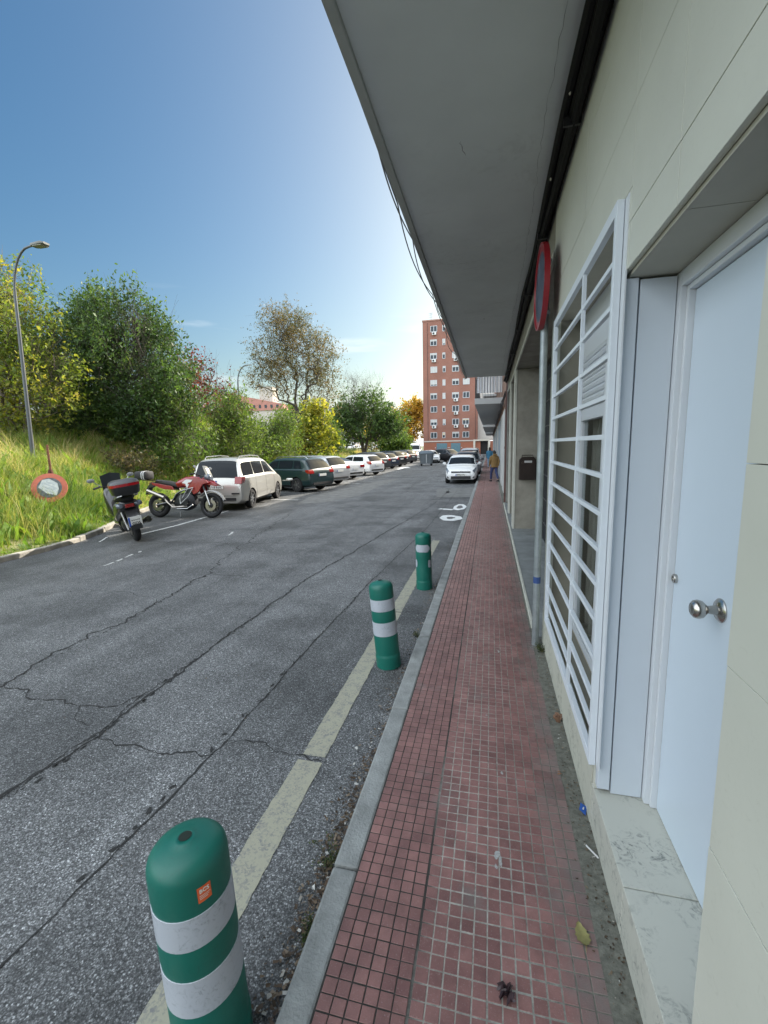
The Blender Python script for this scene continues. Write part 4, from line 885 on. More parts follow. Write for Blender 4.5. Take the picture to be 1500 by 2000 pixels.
make_tree('bare_topped_tree', 'green tree with a bare leafless top left of the brick tower', 'tree', bz(-16.6, 58),
    [(0, 0, 5.0, 4.0, 3.2, 3.0, 3), (-.5, 0, 8.6, 3.6, 2.6, 2.3, 1.6), (3.2, 0, 4.0, 2.6, 2.2, 2.4, 1.3), (-3.2, 0, 4.0, 2.4, 2.0, 2.4, 1)], 800, .28, .12, (5, 7), 1.15, .3, L_DK, M_BARKD, .28, 2, 22, bare=(6.0, 8.6), tone=(.1, 1))
make_tree('autumn_tree', 'orange and gold autumn tree touching the left side of the brick tower', 'tree', (-18.2, 103, 0),
    [(0, 0, 7.5, 4.2, 3.5, 4.6, 2), (-3.5, 0, 5, 3.2, 3, 3.4, 1), (1, 0, 10.5, 2, 2, 2, .6)], 420, .42, .26, (5, 6), 1.4, .1, L_ORG, M_BARKD, .3, 2, 23)
# more individual trees that close the view behind the cars
bk = [(-19.5, 49, 5.2, 'L_DK', 'dark tree filling the gap right of the tall airy tree'), (-24, 55, 6.5, 'L_MID', 'mid green tree behind the yellow young tree'), (-13.9, 66, 5.0, 'L_MID', 'green roadside tree above the far parked cars'),
      (-24, 72, 8.5, 'L_DK', 'tall dark tree behind the bare topped tree'), (-19.5, 80, 7.5, 'L_YG', 'yellow green tree beside the far end of the bank'), (-29, 64, 7.0, 'L_BRN', 'brownish tree far behind the yellow young tree'),
      (-25, 31, 4.4, 'L_DK', 'low dark tree behind the red leaved tree'), (-31, 44, 5.5, 'L_MID', 'green tree on the hill behind the dark conical bush'), (-26, 98, 9.5, 'L_ORG', 'second gold tree further left at the end of the road'),
      (-16.0, 43, 3.2, 'L_MID', 'small green tree at the foot of the tall airy tree'), (-25.5, 21, 6.2, 'L_DK', 'dark tree behind the left part of the thicket'), (-17.5, 90, 5, 'L_YG', 'small yellowish tree near the low brick wall')]
for i, (x, y, h, lm, lab) in enumerate(bk):
    lw = .14 if y < 50 else .28
    make_tree('background_tree', lab, 'tree', bz(x, y) if y < 90 else (x, y, 0), [(0, 0, h*.55, h*.38, h*.34, h*.42, 2), (h*.2, 0, h*.35, h*.28, h*.25, h*.28, 1), (-h*.22, 0, h*.4, h*.26, h*.25, h*.3, 1)],
              240, lw, lw*.5, (5, 6), .16*h, .3, globals()[lm], M_BARKD, .02*h, 2, 40+i, group='trees closing the view behind the parked cars', twig=False)
for i, (x, y, h) in enumerate(((-27.6, 40, 5.0), (-26.2, 41, 4.6), (-24.6, 41, 5.4))):
    r = thing('bare_sapling', ('leftmost of the three bare saplings against the sky right of the red leaved tree', 'middle one of the three bare saplings against the sky', 'rightmost of the three bare saplings nearest the far street lamp')[i], 'sapling', bz(x, y), 0, 'bare saplings on the skyline')
    g = MB(); rs_ = random.Random(i); g.tube([(0, 0, 0), (.1, 0, h*.5), (.25-.2*i, 0, h)], [.06, .04, .012], 6)
    g.build('trunk', M_BARKD, r)
    g = MB()
    for k in range(22):
        z = h*(.35+.62*k/22); a = rs_.uniform(0, 6); l = .75*(1.2-k/22); g.tube([(.1, 0, z), (.1+math.cos(a)*l*.4, math.sin(a)*l*.4, z+l*.5), (.1+math.cos(a)*l*.55, math.sin(a)*l*.55, z+l)], [.018, .012, .006], 4)
    g.build('twigs', M_BARKD, r)
# ================================================================ VEHICLES
M_TYRE = mat('tyre_rubber', (.010, .010, .011), .85, bump=.2, bscale=80); M_RIM = mat('alloy_rim', (.48, .49, .50), .3, .9); M_GLASS = glass_mat('car_glass', (.012, .016, .020), .04)
M_BLKP = mat('black_plastic', (.02, .02, .022), .55); M_WELL = mat('wheel_well', (.008, .008, .008), .9); M_RED = mat('tail_light_red', (.25, .008, .008), .12, coat=.8); M_LAMP = mat('clear_lamp', (.13, .15, .18), .08, .2, coat=.9)
M_PLATE = mat('number_plate_white', (.70, .70, .66), .4); M_PLB = mat('number_plate_blue', (.02, .08, .40), .4); M_TXT = mat('plate_text_black', (.012, .012, .012), .5); M_CHR = mat('chrome', (.75, .75, .75), .12, 1.0)
def paint(name, c, metal=.0, rough=.3): return mat(name, c, rough, metal, coat=.8)
CARS = {
 # control list: (x, top z, half-width factor, bottom z); belt height; glass spans in control index
 'mpv': dict(L=4.62, W=1.81, H=1.74, sh=1.06, wb=(-1.42, 1.42), wr=.325, c=[(-2.31, .62, .90, .36), (-2.30, .84, .95, .27), (-2.24, 1.04, .985, .25), (-2.08, 1.50, .995, .22), (-1.98, 1.655, 1, .21), (-1.72, 1.725, 1, .2), (-.6, 1.74, 1, .2), (.35, 1.70, 1, .2), (.62, 1.60, 1, .2), (1.42, 1.12, .99, .2), (1.62, 1.03, .98, .2), (2.02, .92, .95, .2), (2.22, .76, .88, .22), (2.31, .56, .76, .28)],
   rear=(2.12, 3.92), front=(8.1, 9.05), side=[(-1.98, -1.92, -1.02, -.98), (-.95, -.95, .02, .02), (.09, .09, 1.22, .62)], mir=1.0),
 'suv': dict(L=4.20, W=1.77, H=1.58, sh=1.02, wb=(-1.25, 1.29), wr=.335, c=[(-2.10, .60, .90, .40), (-2.09, .86, .95, .30), (-2.03, 1.02, .98, .27), (-1.80, 1.34, .99, .24), (-1.62, 1.50, 1, .23), (-1.40, 1.555, 1, .22), (-.5, 1.58, 1, .22), (.25, 1.54, 1, .22), (.48, 1.46, 1, .22), (1.08, 1.10, .99, .22), (1.25, 1.04, .98, .22), (1.78, .97, .95, .22), (2.02, .82, .88, .24), (2.10, .60, .78, .30)],
   rear=(2.15, 3.8), front=(8.1, 9.0), side=[(-1.55, -1.38, -1.05, -1.0), (-.98, -.96, -.08, -.08), (-.02, -.02, .95, .42)], mir=.82),
 'hatch': dict(L=3.97, W=1.68, H=1.46, sh=.95, wb=(-1.22, 1.24), wr=.30, c=[(-1.985, .55, .90, .36), (-1.98, .80, .95, .27), (-1.92, .96, .98, .25), (-1.70, 1.24, .99, .22), (-1.56, 1.37, 1, .2), (-1.36, 1.43, 1, .2), (-.5, 1.46, 1, .2), (.2, 1.43, 1, .2), (.42, 1.35, 1, .2), (1.05, 1.00, .99, .2), (1.20, .94, .98, .2), (1.66, .86, .95, .2), (1.90, .70, .88, .22), (1.985, .52, .76, .28)],
   rear=(2.12, 3.85), front=(8.1, 9.05), side=[(-1.35, -1.25, -.35, -.35), (-.28, -.28, .92, .38)], mir=.8),
 'sedan': dict(L=4.72, W=1.84, H=1.40, sh=.93, wb=(-1.40, 1.42), wr=.33, c=[(-2.36, .56, .88, .36), (-2.34, .86, .94, .27), (-2.26, 1.00, .97, .24), (-1.80, 1.05, .99, .2), (-1.62, 1.10, 1, .2), (-.95, 1.32, 1, .2), (-.5, 1.39, 1, .2), (.10, 1.40, 1, .2), (.36, 1.33, 1, .2), (1.08, .99, .99, .2), (1.25, .94, .98, .2), (1.95, .84, .95, .2), (2.26, .70, .86, .22), (2.36, .52, .74, .28)],
   rear=(4.1, 5.7), front=(8.1, 9.05), side=[(-1.2, -.78, -.35, -.35), (-.28, -.28, .98, .40)], mir=.85),
 'van': dict(L=5.2, W=2.0, H=2.5, sh=1.35, wb=(-1.7, 1.75), wr=.35, c=[(-2.6, 1.9, .96, .35), (-2.59, 2.3, .98, .3), (-2.5, 2.45, 1, .28), (-2.2, 2.5, 1, .25), (-1.0, 2.5, 1, .25), (.5, 2.5, 1, .25), (.95, 2.42, 1, .25), (1.1, 2.3, 1, .25), (1.25, 2.12, 1, .25), (1.75, 1.42, .99, .25), (1.9, 1.32, .98, .25), (2.3, 1.18, .95, .25), (2.52, .95, .9, .26), (2.6, .65, .82, .3)],
   rear=None, front=(8.05, 9.0), side=[(.55, .55, 1.6, 1.15)], mir=1.45),
}
def car_surface(S):
    C = np.array(S['c']); n = len(C); Hm, sh, W2 = S['H'], S['sh'], S['W']/2
    def P(p):
        p = min(max(p, 0), n-1.0001); i = int(p); f = p-i
        a, b_, c, d = C[max(i-1, 0)], C[i], C[min(i+1, n-1)], C[min(i+2, n-1)]
        cr = .5*((2*b_)+(-a+c)*f+(2*a-5*b_+4*c-d)*f*f+(-a+3*b_-3*c+d)*f**3)
        li = b_*(1-f)+c*f
        return li*.45+cr*.55
    def sec(p):
        x, zt, wf, z0 = P(p); w = W2*wf; s = min(sh, zt-.09); g_ = min(max((zt-sh)/(Hm-sh), 0), 1)
        zm = min(z0+.30, s-.05)
        return x, [(0, z0), (.82*w, z0), (.97*w, z0+.10), (w, zm), (.985*w, (zm+s)/2+.05), (.965*w, s), (w*(.945-.03*g_), s+.02+.02*g_), (w*(.925-.175*g_), zt-.035-.055*g_), (w*(.80-.15*g_), zt-.008-.01*g_), (w*.4, zt+.012), (0, zt+.018)]
    def pt(p, t, side=1, off=0.):
        def raw(p, t):
            x, s = sec(p); t = min(max(t, 0), len(s)-1.0001); i = int(t); f = t-i
            return np.array([x, side*(s[i][0]*(1-f)+s[i+1][0]*f), s[i][1]*(1-f)+s[i+1][1]*f])
        q = raw(p, t)
        if off:
            a = raw(min(p+.05, n-1), t)-raw(max(p-.05, 0), t); b_ = raw(p, min(t+.05, 10))-raw(p, max(t-.05, 0))
            nn = -np.cross(a, b_)*side; l = np.linalg.norm(nn)
            if l > 1e-9: q = q+nn/l*off
        return q
    def pofx(x):
        lo, hi = 0, n-1.0001
        for _ in range(40):
            m = (lo+hi)/2
            if P(m)[0] < x: lo = m
            else: hi = m
        return lo
    return pt, pofx, n
def patch(g, pt, fp, ft, nu, nv, off, sides=(1, -1), thick=None):
    """fp(u,v)->p, ft(u,v)->t"""
    for sd_ in sides:
        vs = [pt(fp(u/nu, v/nv), ft(u/nu, v/nv), sd_, off) for v in range(nv+1) for u in range(nu+1)]
        g.add(vs, [(v*(nu+1)+u, v*(nu+1)+u+1, (v+1)*(nu+1)+u+1, (v+1)*(nu+1)+u) for v in range(nv) for u in range(nu)])
def wheel(parent, c, r, w, spokes=5, side=1, dark=False):
    t = MB(); t.lathe([(r*.66, -w/2+.06), (r*.66, -w/2), (r*.93, -w/2), (r, -w/2+.03), (r, w/2-.03), (r*.93, w/2), (r*.66, w/2), (r*.66, w/2-.06)], (0, 0, 0), 'y', 28, cap=False)
    o = t.build('wheel', M_TYRE, parent, smooth=True); o.location = c
    g = MB(); y = side*(w/2-.02)
    g.lathe([(r*.70, y-.01*side), (r*.70, y+.006*side), (r*.62, y+.008*side), (r*.60, y-.03*side), (.02, y-.045*side)], (0, 0, 0), 'y', 28)
    g2 = MB()
    for k in range(spokes):
        a = 2*PI*k/spokes; q = Matrix.Rotation(a, 3, 'Y'); 
        g2.cbox(q @ Vector((r*.34, 0, 0))+Vector((0, y-.005*side, 0)), (r*.60, .02, r*.13), q)
    g2.lathe([(r*.15, y-.02*side), (r*.15, y+.012*side), (.01, y+.014*side)], (0, 0, 0), 'y', 16)
    g.build('rim', M_BLKP, o, smooth=True); g2.build('spokes', M_RIM if not dark else mat('dark_rim', (.14, .14, .15), .35, .7), o)
    return o
def make_car(name, label, kind, pm, cat='car', group=None, plate=None, rails=False, loc=None, heading=0, detail=True, plate_front=None, lightbar=True):
    S = CARS[kind]; pt, pofx, n = car_surface(S); root = thing(name, label, cat, (*loc, 0), heading, group)
    nu = (n-1)*5; nt = 30; vs = []; fs = []
    for i in range(nu+1):
        p = i*(n-1)/nu
        for j in range(nt+1): vs.append(pt(p, j*10/nt, 1))
        for j in range(nt-1, 0, -1): vs.append(pt(p, j*10/nt, -1))
    R_n = 2*nt
    for i in range(nu):
        for j in range(R_n): a = i*R_n+j; b_ = i*R_n+(j+1) % R_n; fs.append((a, b_, b_+R_n, a+R_n))
    fs.append(tuple(range(R_n))); fs.append(tuple(range((nu+1)*R_n-1, nu*R_n-1, -1)))
    body = MB().add(vs, fs).build('body', [pm, M_WELL], root, smooth='all')
    # cut wheel arches, baked in
    r = S['wr']; W2 = S['W']/2; cut = MB()
    for x in S['wb']:
        for s in (1, -1): cut.lathe([(r+.045, s*(W2-.26)), (r+.045, s*(W2+.2))], (x, 0, r+.01), 'y', 28, mi=1)
    co = cut.build('arch_cutter', [pm, M_WELL], None)
    md = body.modifiers.new('b', 'BOOLEAN'); md.operation = 'DIFFERENCE'; md.object = co; md.solver = 'EXACT'
    co.matrix_world = Matrix.Translation((0, 0, 0)); co.location = loc+(0,); co.rotation_euler = (0, 0, heading)
    bpy.context.view_layer.update(); dg = bpy.context.evaluated_depsgraph_get()
    me = bpy.data.meshes.new_from_object(body.evaluated_get(dg)); body.modifiers.clear(); body.data = me
    bpy.data.objects.remove(co); me.set_sharp_from_angle(angle=rad(42))
    # glass
    if S['rear']:
        a, b_ = S['rear']; g = MB(); patch(g, pt, lambda u, v: a+(b_-a)*v, lambda u, v: 7.75+2.25*u, 6, 6, .006); g.build('rear_window', M_GLASS, root, smooth='all')
    a2, b2 = S['front']; g = MB(); patch(g, pt, lambda u, v: b2+(a2-b2)*v, lambda u, v: 7.55+2.45*u, 6, 6, .006); g.build('windscreen', M_GLASS, root, smooth='all')
    for (x0b, x0t, x1b, x1t) in S['side']:
        for sdd in (1, -1):
            g = MB()
            patch(g, pt, lambda u, v: pofx((x0b+(x1b-x0b)*u)*(1-v)+(x0t+(x1t-x0t)*u)*v), lambda u, v: 6.08+.82*v, 8, 4, .006, (sdd,))
            g.build('side_window', M_GLASS, root, smooth='all')
    # door seams and trim strips
    g = MB()
    for (x0b, x0t, x1b, x1t) in S['side'][:]:
        if x0b < S['wb'][0]+.2: continue
        patch(g, pt, lambda u, v: pofx(x0b-.04+.014*u), lambda u, v: 2.0+4.0*v, 1, 8, .003)
    xf = min(S['side'][-1][2]+.02, S['wb'][1]-S['wr']-.1); patch(g, pt, lambda u, v: pofx(xf+.014*u), lambda u, v: 2.0+3.9*v, 1, 8, .003)
    patch(g, pt, lambda u, v: pofx(S['wb'][0]+r+.1+(S['wb'][1]-S['wb'][0]-2*r-.2)*u), lambda u, v: 1.25+.65*v, 10, 2, .006)
    g.build('sill_trim', M_BLKP, root, smooth='all')
    for x in S['wb']:
        for s in (1, -1): wheel(root, (x, s*(W2-.115), r), r, .20, 5 if kind != 'mpv' else 7, s, kind == 'suv')
    # lights
    xr = S['c'][0][0]; zr = S['c'][1][1]
    for s in (1, -1):
        g = MB()
        if kind != 'van':
            za, zb2, yi, dx = {'mpv': (.90, 1.13, .70, .34), 'suv': (.86, 1.04, .62, .26), 'hatch': (.80, 1.02, .70, .26), 'sedan': (.74, .90, .52, .30)}[kind]
            def xrear(z):
                for q in np.linspace(0, 6, 300):
                    c_ = pt(q, 10)
                    if c_[2] >= z+.03: return c_[0]
                return xr
            zs = np.linspace(za, zb2, 5); poly = [(max(xrear(z), xr)-.014, z) for z in zs]+[(xrear(zb2)+dx*.8, zb2-.01), (xrear(za)+dx, (za+zb2)/2), (xrear(za)+dx*.6, za+.01)]
            y0, y1 = sorted((s*W2*yi, s*(W2*.972)))
            g.prism(poly, y0, y1, 'y')
        else: g.cbox((xr-.005, s*(W2*.9), 1.25), (.03, .12, .5))
        g.build('tail_light', M_RED, root, bevel=.012)
        g = MB(); patch(g, pt, lambda u, v: n-1-.55-1.55*u-.3*v, lambda u, v: 5.1+2.9*v*(1-.45*u), 6, 5, .010, (s,))
        g.build('headlight', M_LAMP, root, smooth='all')
        m = MB(); mx = S['mir']; m.loft([(mx-.10, s*(W2+.10), S['sh']+.06, .03, .03), (mx-.07, s*(W2+.11), S['sh']+.07, .09, .075), (mx+.0, s*(W2+.10), S['sh']+.07, .095, .08), (mx+.08, s*(W2+.08), S['sh']+.06, .06, .05)], 12, 'x'); m.cbox((mx+.0, s*(W2-.0), S['sh']+.02), (.08, .16, .03))
        m.build('wing_mirror', pm, root, smooth=True)
    xe = S['c'][-1][0]
    g = MB()
    def xfront(z):
        for q in np.linspace(n-1, n-6, 300):
            c_ = pt(q, 10)
            if c_[2] >= z: return c_[0]
        return xe
    zg = S['c'][-1][1]+.10
    if kind == 'van': g.cbox((xe-.06, 0, .95), (.08, 1.1, .14))
    else: g.prism([(xfront(zg-.04)+.012, zg-.045), (xfront(zg+.035)+.012, zg+.035), (xfront(zg+.035)-.05, zg+.035), (xfront(zg-.04)-.05, zg-.045)], -S['W']*.29, S['W']*.29, 'y')
    g.cbox((xe+.004, 0, .335), (.02, S['W']*.60, .15)); g.cbox((xe-.05, S['W']*.37, .36), (.07, .14, .09)); g.cbox((xe-.05, -S['W']*.37, .36), (.07, .14, .09))
    g.build('grille', M_BLKP, root)
    g = MB(); g.cbox((xr-.006, 0, .40), (.03, S['W']*.74, .10)); g.build('rear_bumper_trim', M_BLKP, root)
    # plates
    def plate_at(x, z, s, txt):
        p = MB().cbox((x, 0, z), (.012, .52, .115)).build('number_plate', M_PLATE, root, bevel=.002)
        MB().cbox((x+.0075*s, .24*s*(1 if s > 0 else 1)*-1 if s > 0 else .24, z), (.003, .04, .113)).build('blue_band', M_PLB, p)
        if txt: text_mesh('plate_text', txt, .105, M_TXT, p, (x+.008*s, 0, z), (rad(90), 0, rad(90) if s > 0 else rad(-90)), .0005, .002)
    plate_at(xr-.012, {'mpv': .80, 'suv': .78, 'hatch': .72, 'sedan': .66, 'van': .6}[kind], -1, plate)
    plate_at(xe+.016, {'mpv': .46, 'suv': .52, 'hatch': .475, 'sedan': .44, 'van': .5}[kind], 1, plate_front)
    if rails:
        for s in (1, -1):
            g = MB(); y = s*W2*.64; g.tube([(-1.75, y, S['H']-.06), (-1.6, y, S['H']+.045), (-.6, y, S['H']+.07), (.15, y, S['H']+.03), (.35, y, S['H']-.08)], .017, 7); g.build('roof_rail', M_RIM, root, smooth=True)
    return root
P_SIL = paint('champagne_paint', (.50, .49, .455), .5, .35); P_TEAL = paint('dark_teal_paint', (.006, .026, .028), .2); P_WHT = paint('white_car_paint', (.72, .73, .73)); P_SLV = paint('silver_car_paint', (.52, .53, .54), .6, .35)
P_BLK = paint('black_car_paint', (.012, .012, .014)); P_GRY = paint('dark_grey_paint', (.055, .058, .065), .3); P_BLU = paint('dark_blue_paint', (.02, .03, .06), .3)
def hd(vx, vy): return math.atan2(vy, vx)
van = make_car('minivan', 'champagne silver minivan with roof rails parked behind the red motorcycle', 'mpv', P_SIL, loc=(-9.12, 15.0), heading=hd(-.16, .987), rails=True, plate='0718 BZC')
MB().lathe([(.001, -.012), (.05, -.012), (.05, 0), (.001, 0)], (0, 0, 0), 'x', 20).build('badge', mat('blue_badge', (.03, .06, .25), .2, coat=.5), van).location = (-2.262, 0, .965)
van.children[-1].scale = (1, 1.5, .7)
for s in (1, -1):   # charcoal bumper inserts
    MB().cbox((-2.315, s*.66, .585), (.02, .26, .05)).build('bumper_insert', M_BLKP, van)
g = MB(); g.cbox((-2.30, 0, .51), (.03, 1.5, .012)); g.build('bumper_line', M_BLKP, van)
make_car('hatchback_suv', 'dark green blue crossover parked nose in just past the silver minivan', 'suv', P_TEAL, loc=(-9.55, 19.95), heading=hd(-.945, .326), rails=True)
make_car('hatchback', 'silver car mostly hidden behind the dark green crossover', 'suv', P_SLV, loc=(-9.75, 23.2), heading=hd(-.93, .36))
make_car('saloon', 'low white saloon with its tail towards the road, nearest of the white parked cars', 'sedan', P_WHT, loc=(-10.35, 27.6), heading=hd(-.90, .43))
make_car('hatchback', 'white hatchback with tinted rear window right behind the white saloon', 'hatch', P_WHT, loc=(-9.55, 31.2), heading=hd(-.90, .43))
row = [(-10.2, 35.8, 'suv', P_GRY, 'dark grey crossover parked just past the white hatchback'), (-10.2, 39.8, 'hatch', P_BLU, 'dark blue hatchback third past the white saloon in the left row'), (-10.3, 43.6, 'suv', P_BLK, 'black crossover halfway along the left row of parked cars'),
       (-10.5, 47.6, 'hatch', P_GRY, 'grey hatchback between two darker cars far along the left row'), (-10.6, 52, 'suv', P_BLK, 'black crossover beside the far white hatchback'), (-10.9, 57, 'hatch', P_WHT, 'far white hatchback shining near the end of the left row'), (-11.2, 62, 'sedan', P_SLV, 'last silver car at the far end of the left row')]
for (x, y, k, pm, lab) in row: make_car('parked_car', lab, k, pm, loc=(x, y), heading=hd(-.90, .43), group='cars parked nose in along the left verge')
make_car('hatchback', 'white hatchback parked by the pavement facing the viewer', 'hatch', P_WHT, loc=(-1.47, 24.95), heading=hd(0.01, -1), plate_front='8092 HTJ')
pw = [o for o in sc.objects if o.get('label', '').startswith('white hatchback parked by the pavement')][0]
g = MB(); g.lathe([(.035, .0), (.05, .0), (.05, .012), (.035, .012)], (0, 0, 0), 'x', 20, cap=False); g.prism([(-.03, .03), (-.012, -.035), (0, -.005), (.012, -.035), (.03, .03), (.02, .03), (.012, -.01), (0, .02), (-.012, -.01), (-.02, .03)], .002, .010, 'x')
b_ = g.build('badge', M_CHR, pw); b_.location = (1.955, 0, .625)
make_car('hatchback', 'dark grey car parked directly behind the white hatchback by the pavement', 'suv', P_GRY, loc=(-1.45, 30.2), heading=hd(0, -1))
make_car('delivery_car', 'pale car with a white roof third in the row beside the pavement', 'mpv', P_SLV, loc=(-1.6, 37.5), heading=hd(0, -1))
make_car('hatchback', 'white car half hidden behind the grey rubbish container', 'hatch', P_WHT, loc=(-6.9, 52.5), heading=hd(.35, -.94))
make_car('estate_car', 'black car parked askew between the rubbish container and the white hatchback', 'suv', P_BLK, loc=(-4.9, 53.5), heading=hd(.75, -.66))
make_car('white_van', 'white van facing the viewer in front of the golden tree', 'van', P_WHT, 'van', loc=(-12.6, 76), heading=hd(.12, -1))
# rubbish container -----------------------------------------------------
RC = thing('rubbish_container', 'large grey wheeled rubbish container standing in the road before the tower', 'container', (-6.25, 44.6, 0), rad(8))
M_CON = mat('grey_container_plastic', (.13, .15, .165), .55, var=.1, scale=2)
MB().loft([(.22, 0, 0, .58, .48), (.5, 0, 0, .66, .54), (1.15, 0, 0, .76, .62), (1.2, 0, 0, .79, .65)], 24, 'z', pw=6).build('bin_body', M_CON, RC, smooth=True)
MB().loft([(1.201, 0, 0, .80, .66), (1.27, 0, 0, .80, .66), (1.42, 0, 0, .68, .55), (1.50, 0, 0, .48, .36), (1.52, 0, 0, .2, .15)], 24, 'z', pw=5).build('lid', mat('container_lid', (.075, .10, .125), .5), RC, smooth=True)
MB().cbox((0, -.655, .72), (.06, .02, .86)).build('pale_stripe', mat('stripe_pale', (.45, .47, .48), .5), RC)
for x in (-.5, .5):
    for y in (-.4, .4): MB().lathe([(.01, -.03), (.11, -.03), (.11, .03), (.01, .03)], (x, y, .11), 'y', 14).build('wheel', M_TYRE, RC)
for x in (-.83, .83): MB().cbox((x, 0, 1.05), (.08, .5, .06)).build('side_handle', M_CON, RC)
# ================================================================ MOTORBIKES
M_BRED = paint('red_bike_paint', (.22, .004, .008)); M_BBLK = paint('black_bike_plastic', (.012, .012, .013), 0, .35); M_ALU = mat('bare_aluminium', (.50, .50, .50), .3, 1.0, var=.1, scale=20); M_EXH = mat('exhaust_steel', (.35, .32, .29), .3, 1.0)
M_SEAT = mat('seat_vinyl', (.012, .012, .012), .6, bump=.2, bscale=200)
def bike_wheel(parent, c, r, w, spokes, name='wheel', rim=None):
    g = MB(); N = 30; M = 10; vs = []; fs = []
    for i in range(N):
        a = 2*PI*i/N
        for j in range(M): b_ = 2*PI*j/M; rr_ = r-w/2+w/2*math.cos(b_); vs.append((rr_*math.cos(a), w/2*math.sin(b_), rr_*math.sin(a)))
    for i in range(N):
        for j in range(M): fs.append((i*M+j, i*M+(j+1) % M, ((i+1) % N)*M+(j+1) % M, ((i+1) % N)*M+j))
    g.add(vs, fs); o = g.build(name, M_TYRE, parent, smooth=True); o.location = c
    g = MB(); ri = r-w-.005; g.lathe([(ri, -w*.35), (ri+.012, -w*.42), (ri+.012, w*.42), (ri, w*.35), (ri-.012, 0)], (0, 0, 0), 'y', 30, cap=False); g.lathe([(.03, -.05), (.045, -.04), (.045, .04), (.03, .05)], (0, 0, 0), 'y', 14)
    for k in range(spokes):
        a = 2*PI*k/spokes; q = Matrix.Rotation(a, 3, 'Y'); g.cbox(q @ Vector(((ri+.04)/2, 0, 0)), (ri-.04, .016, .024), q)
    g.build('rim', rim or M_ALU, o)
    g = MB(); g.lathe([(r*.22, w*.5), (r*.46, w*.5), (r*.46, w*.5+.005), (r*.22, w*.5+.005)], (0, 0, 0), 'y', 24, cap=False); g.lathe([(r*.22, -w*.5-.005), (r*.46, -w*.5-.005), (r*.46, -w*.5), (r*.22, -w*.5)], (0, 0, 0), 'y', 24, cap=False); g.build('brake_disc', M_EXH, o)
    return o
MC = thing('motorcycle', 'red and black motorcycle standing sideways in front of the silver minivan', 'motorcycle', (-8.98, 11.45, 0), hd(1, .03))
MC.scale = (1.16,)*3; MC.rotation_euler = (rad(-7), 0, hd(1, .03))   # on its side stand
bike_wheel(MC, (.76, 0, .325), .325, .10, 10, rim=mat('dark_rim2', (.05, .05, .055), .4, .6)); bike_wheel(MC, (-.78, 0, .325), .325, .14, 6, rim=MATS['dark_rim2'])
g = MB()
for s in (1, -1): g.tube([(.76, s*.085, .335), (.62, s*.09, .72)], .024, 8)
g.build('fork', M_ALU, MC, smooth=True)
g = MB()
for s in (1, -1): g.tube([(.62, s*.09, .70), (.50, s*.09, 1.03)], .030, 8)
g.build('fork_upper', mat('gold_black_fork', (.03, .03, .03), .3), MC, smooth=True)
g = MB(); pts = [(.76+.40*math.cos(a), 0, .335+.385*math.sin(a)) for a in np.linspace(.35, 2.5, 9)]; vs = []; fs = []
for (x, y, z) in pts: vs += [(x, -.07, z-.03), (x, -.05, z), (x, .05, z), (x, .07, z-.03)]
for i in range(8):
    for j in range(3): fs.append((4*i+j, 4*i+j+1, 4*i+j+5, 4*i+j+4))
g.add(vs, fs).build('front_mudguard', mat('pale_mudguard', (.40, .40, .40), .4), MC, smooth='all', fix=False)
g = MB(); g.loft([(-.28, 0, .40, .09, .10), (-.2, 0, .42, .14, .20), (.05, 0, .42, .16, .24), (.22, 0, .46, .13, .22), (.32, 0, .44, .08, .10)], 14, 'x', pw=4)
g.loft([(.02, 0, .62, .05, .04), (.06, 0, .66, .12, .10), (.26, 0, .68, .12, .11), (.32, 0, .68, .06, .05)], 12, 'x', pw=4); g.lathe([(.02, .13), (.10, .13), (.11, .16), (.09, .19), (.01, .19)], (-.08, 0, .38), 'y', 18); g.lathe([(.02, -.13), (.10, -.13), (.11, -.16), (.09, -.19), (.01, -.19)], (.10, 0, .40), 'y', 18)
g.build('engine', mat('engine_black', (.025, .026, .03), .4, .4, var=.3, scale=14), MC, smooth=True)
g = MB()
for s in (1, -1): g.tube([(.5, s*.06, .98), (.2, s*.16, .80), (-.15, s*.15, .62), (-.3, s*.13, .42), (-.78, s*.12, .325)], .025, 7)
g.tube([(-.2, 0, .75), (-.75, 0, .88)], .03, 7); g.build('frame', M_BBLK, MC, smooth=True)
MB().loft([(-.28, 0, .84, .09, .05), (-.15, 0, .88, .14, .11), (.08, 0, .93, .17, .145), (.28, 0, .95, .18, .13), (.42, 0, .95, .13, .09), (.50, 0, .95, .05, .04)], 18, 'x', pw=2.6).build('fuel_tank', M_BRED, MC, smooth=True)
for s in (1, -1):
    g = MB(); g.prism([(.02, .86), (.12, 1.0), (.42, 1.05), (.72, .97), (.78, .90), (.62, .86), (.50, .66), (.36, .60), (.26, .74)], s*.15, s*.19, 'y'); o = g.build('side_fairing', M_BRED, MC, bevel=.012)
    MB().prism([(.03, .90), (.16, .99), (.34, .98), (.24, .86), (.18, .76), (.13, .88)], s*.192, s*.199, 'y').build('white_panel', mat('white_bike_panel', (.6, .6, .6), .4), o)
    MB().prism([(.22, .91), (.30, .92), (.26, .87), (.20, .86)], s*.2, s*.203, 'y').build('panel_mark', M_BRED, o)
g = MB(); g.prism([(.60, .98), (.80, .93), (.98, .84), (.96, .81), (.76, .84), (.58, .86)], -.09, .09, 'y'); g.build('beak', M_BRED, MC, bevel=.012)
g = MB(); g.prism([(.90, .865), (1.0, .80), (.985, .785), (.88, .83)], -.07, .07, 'y'); g.build('beak_tip', MATS['white_bike_panel'], MC)
g = MB(); g.loft([(.58, 0, 1.05, .07, .05), (.64, 0, 1.07, .12, .09), (.72, 0, 1.04, .11, .08), (.76, 0, 1.02, .07, .05)], 14, 'x'); g.build('headlight', M_LAMP, MC, smooth=True)
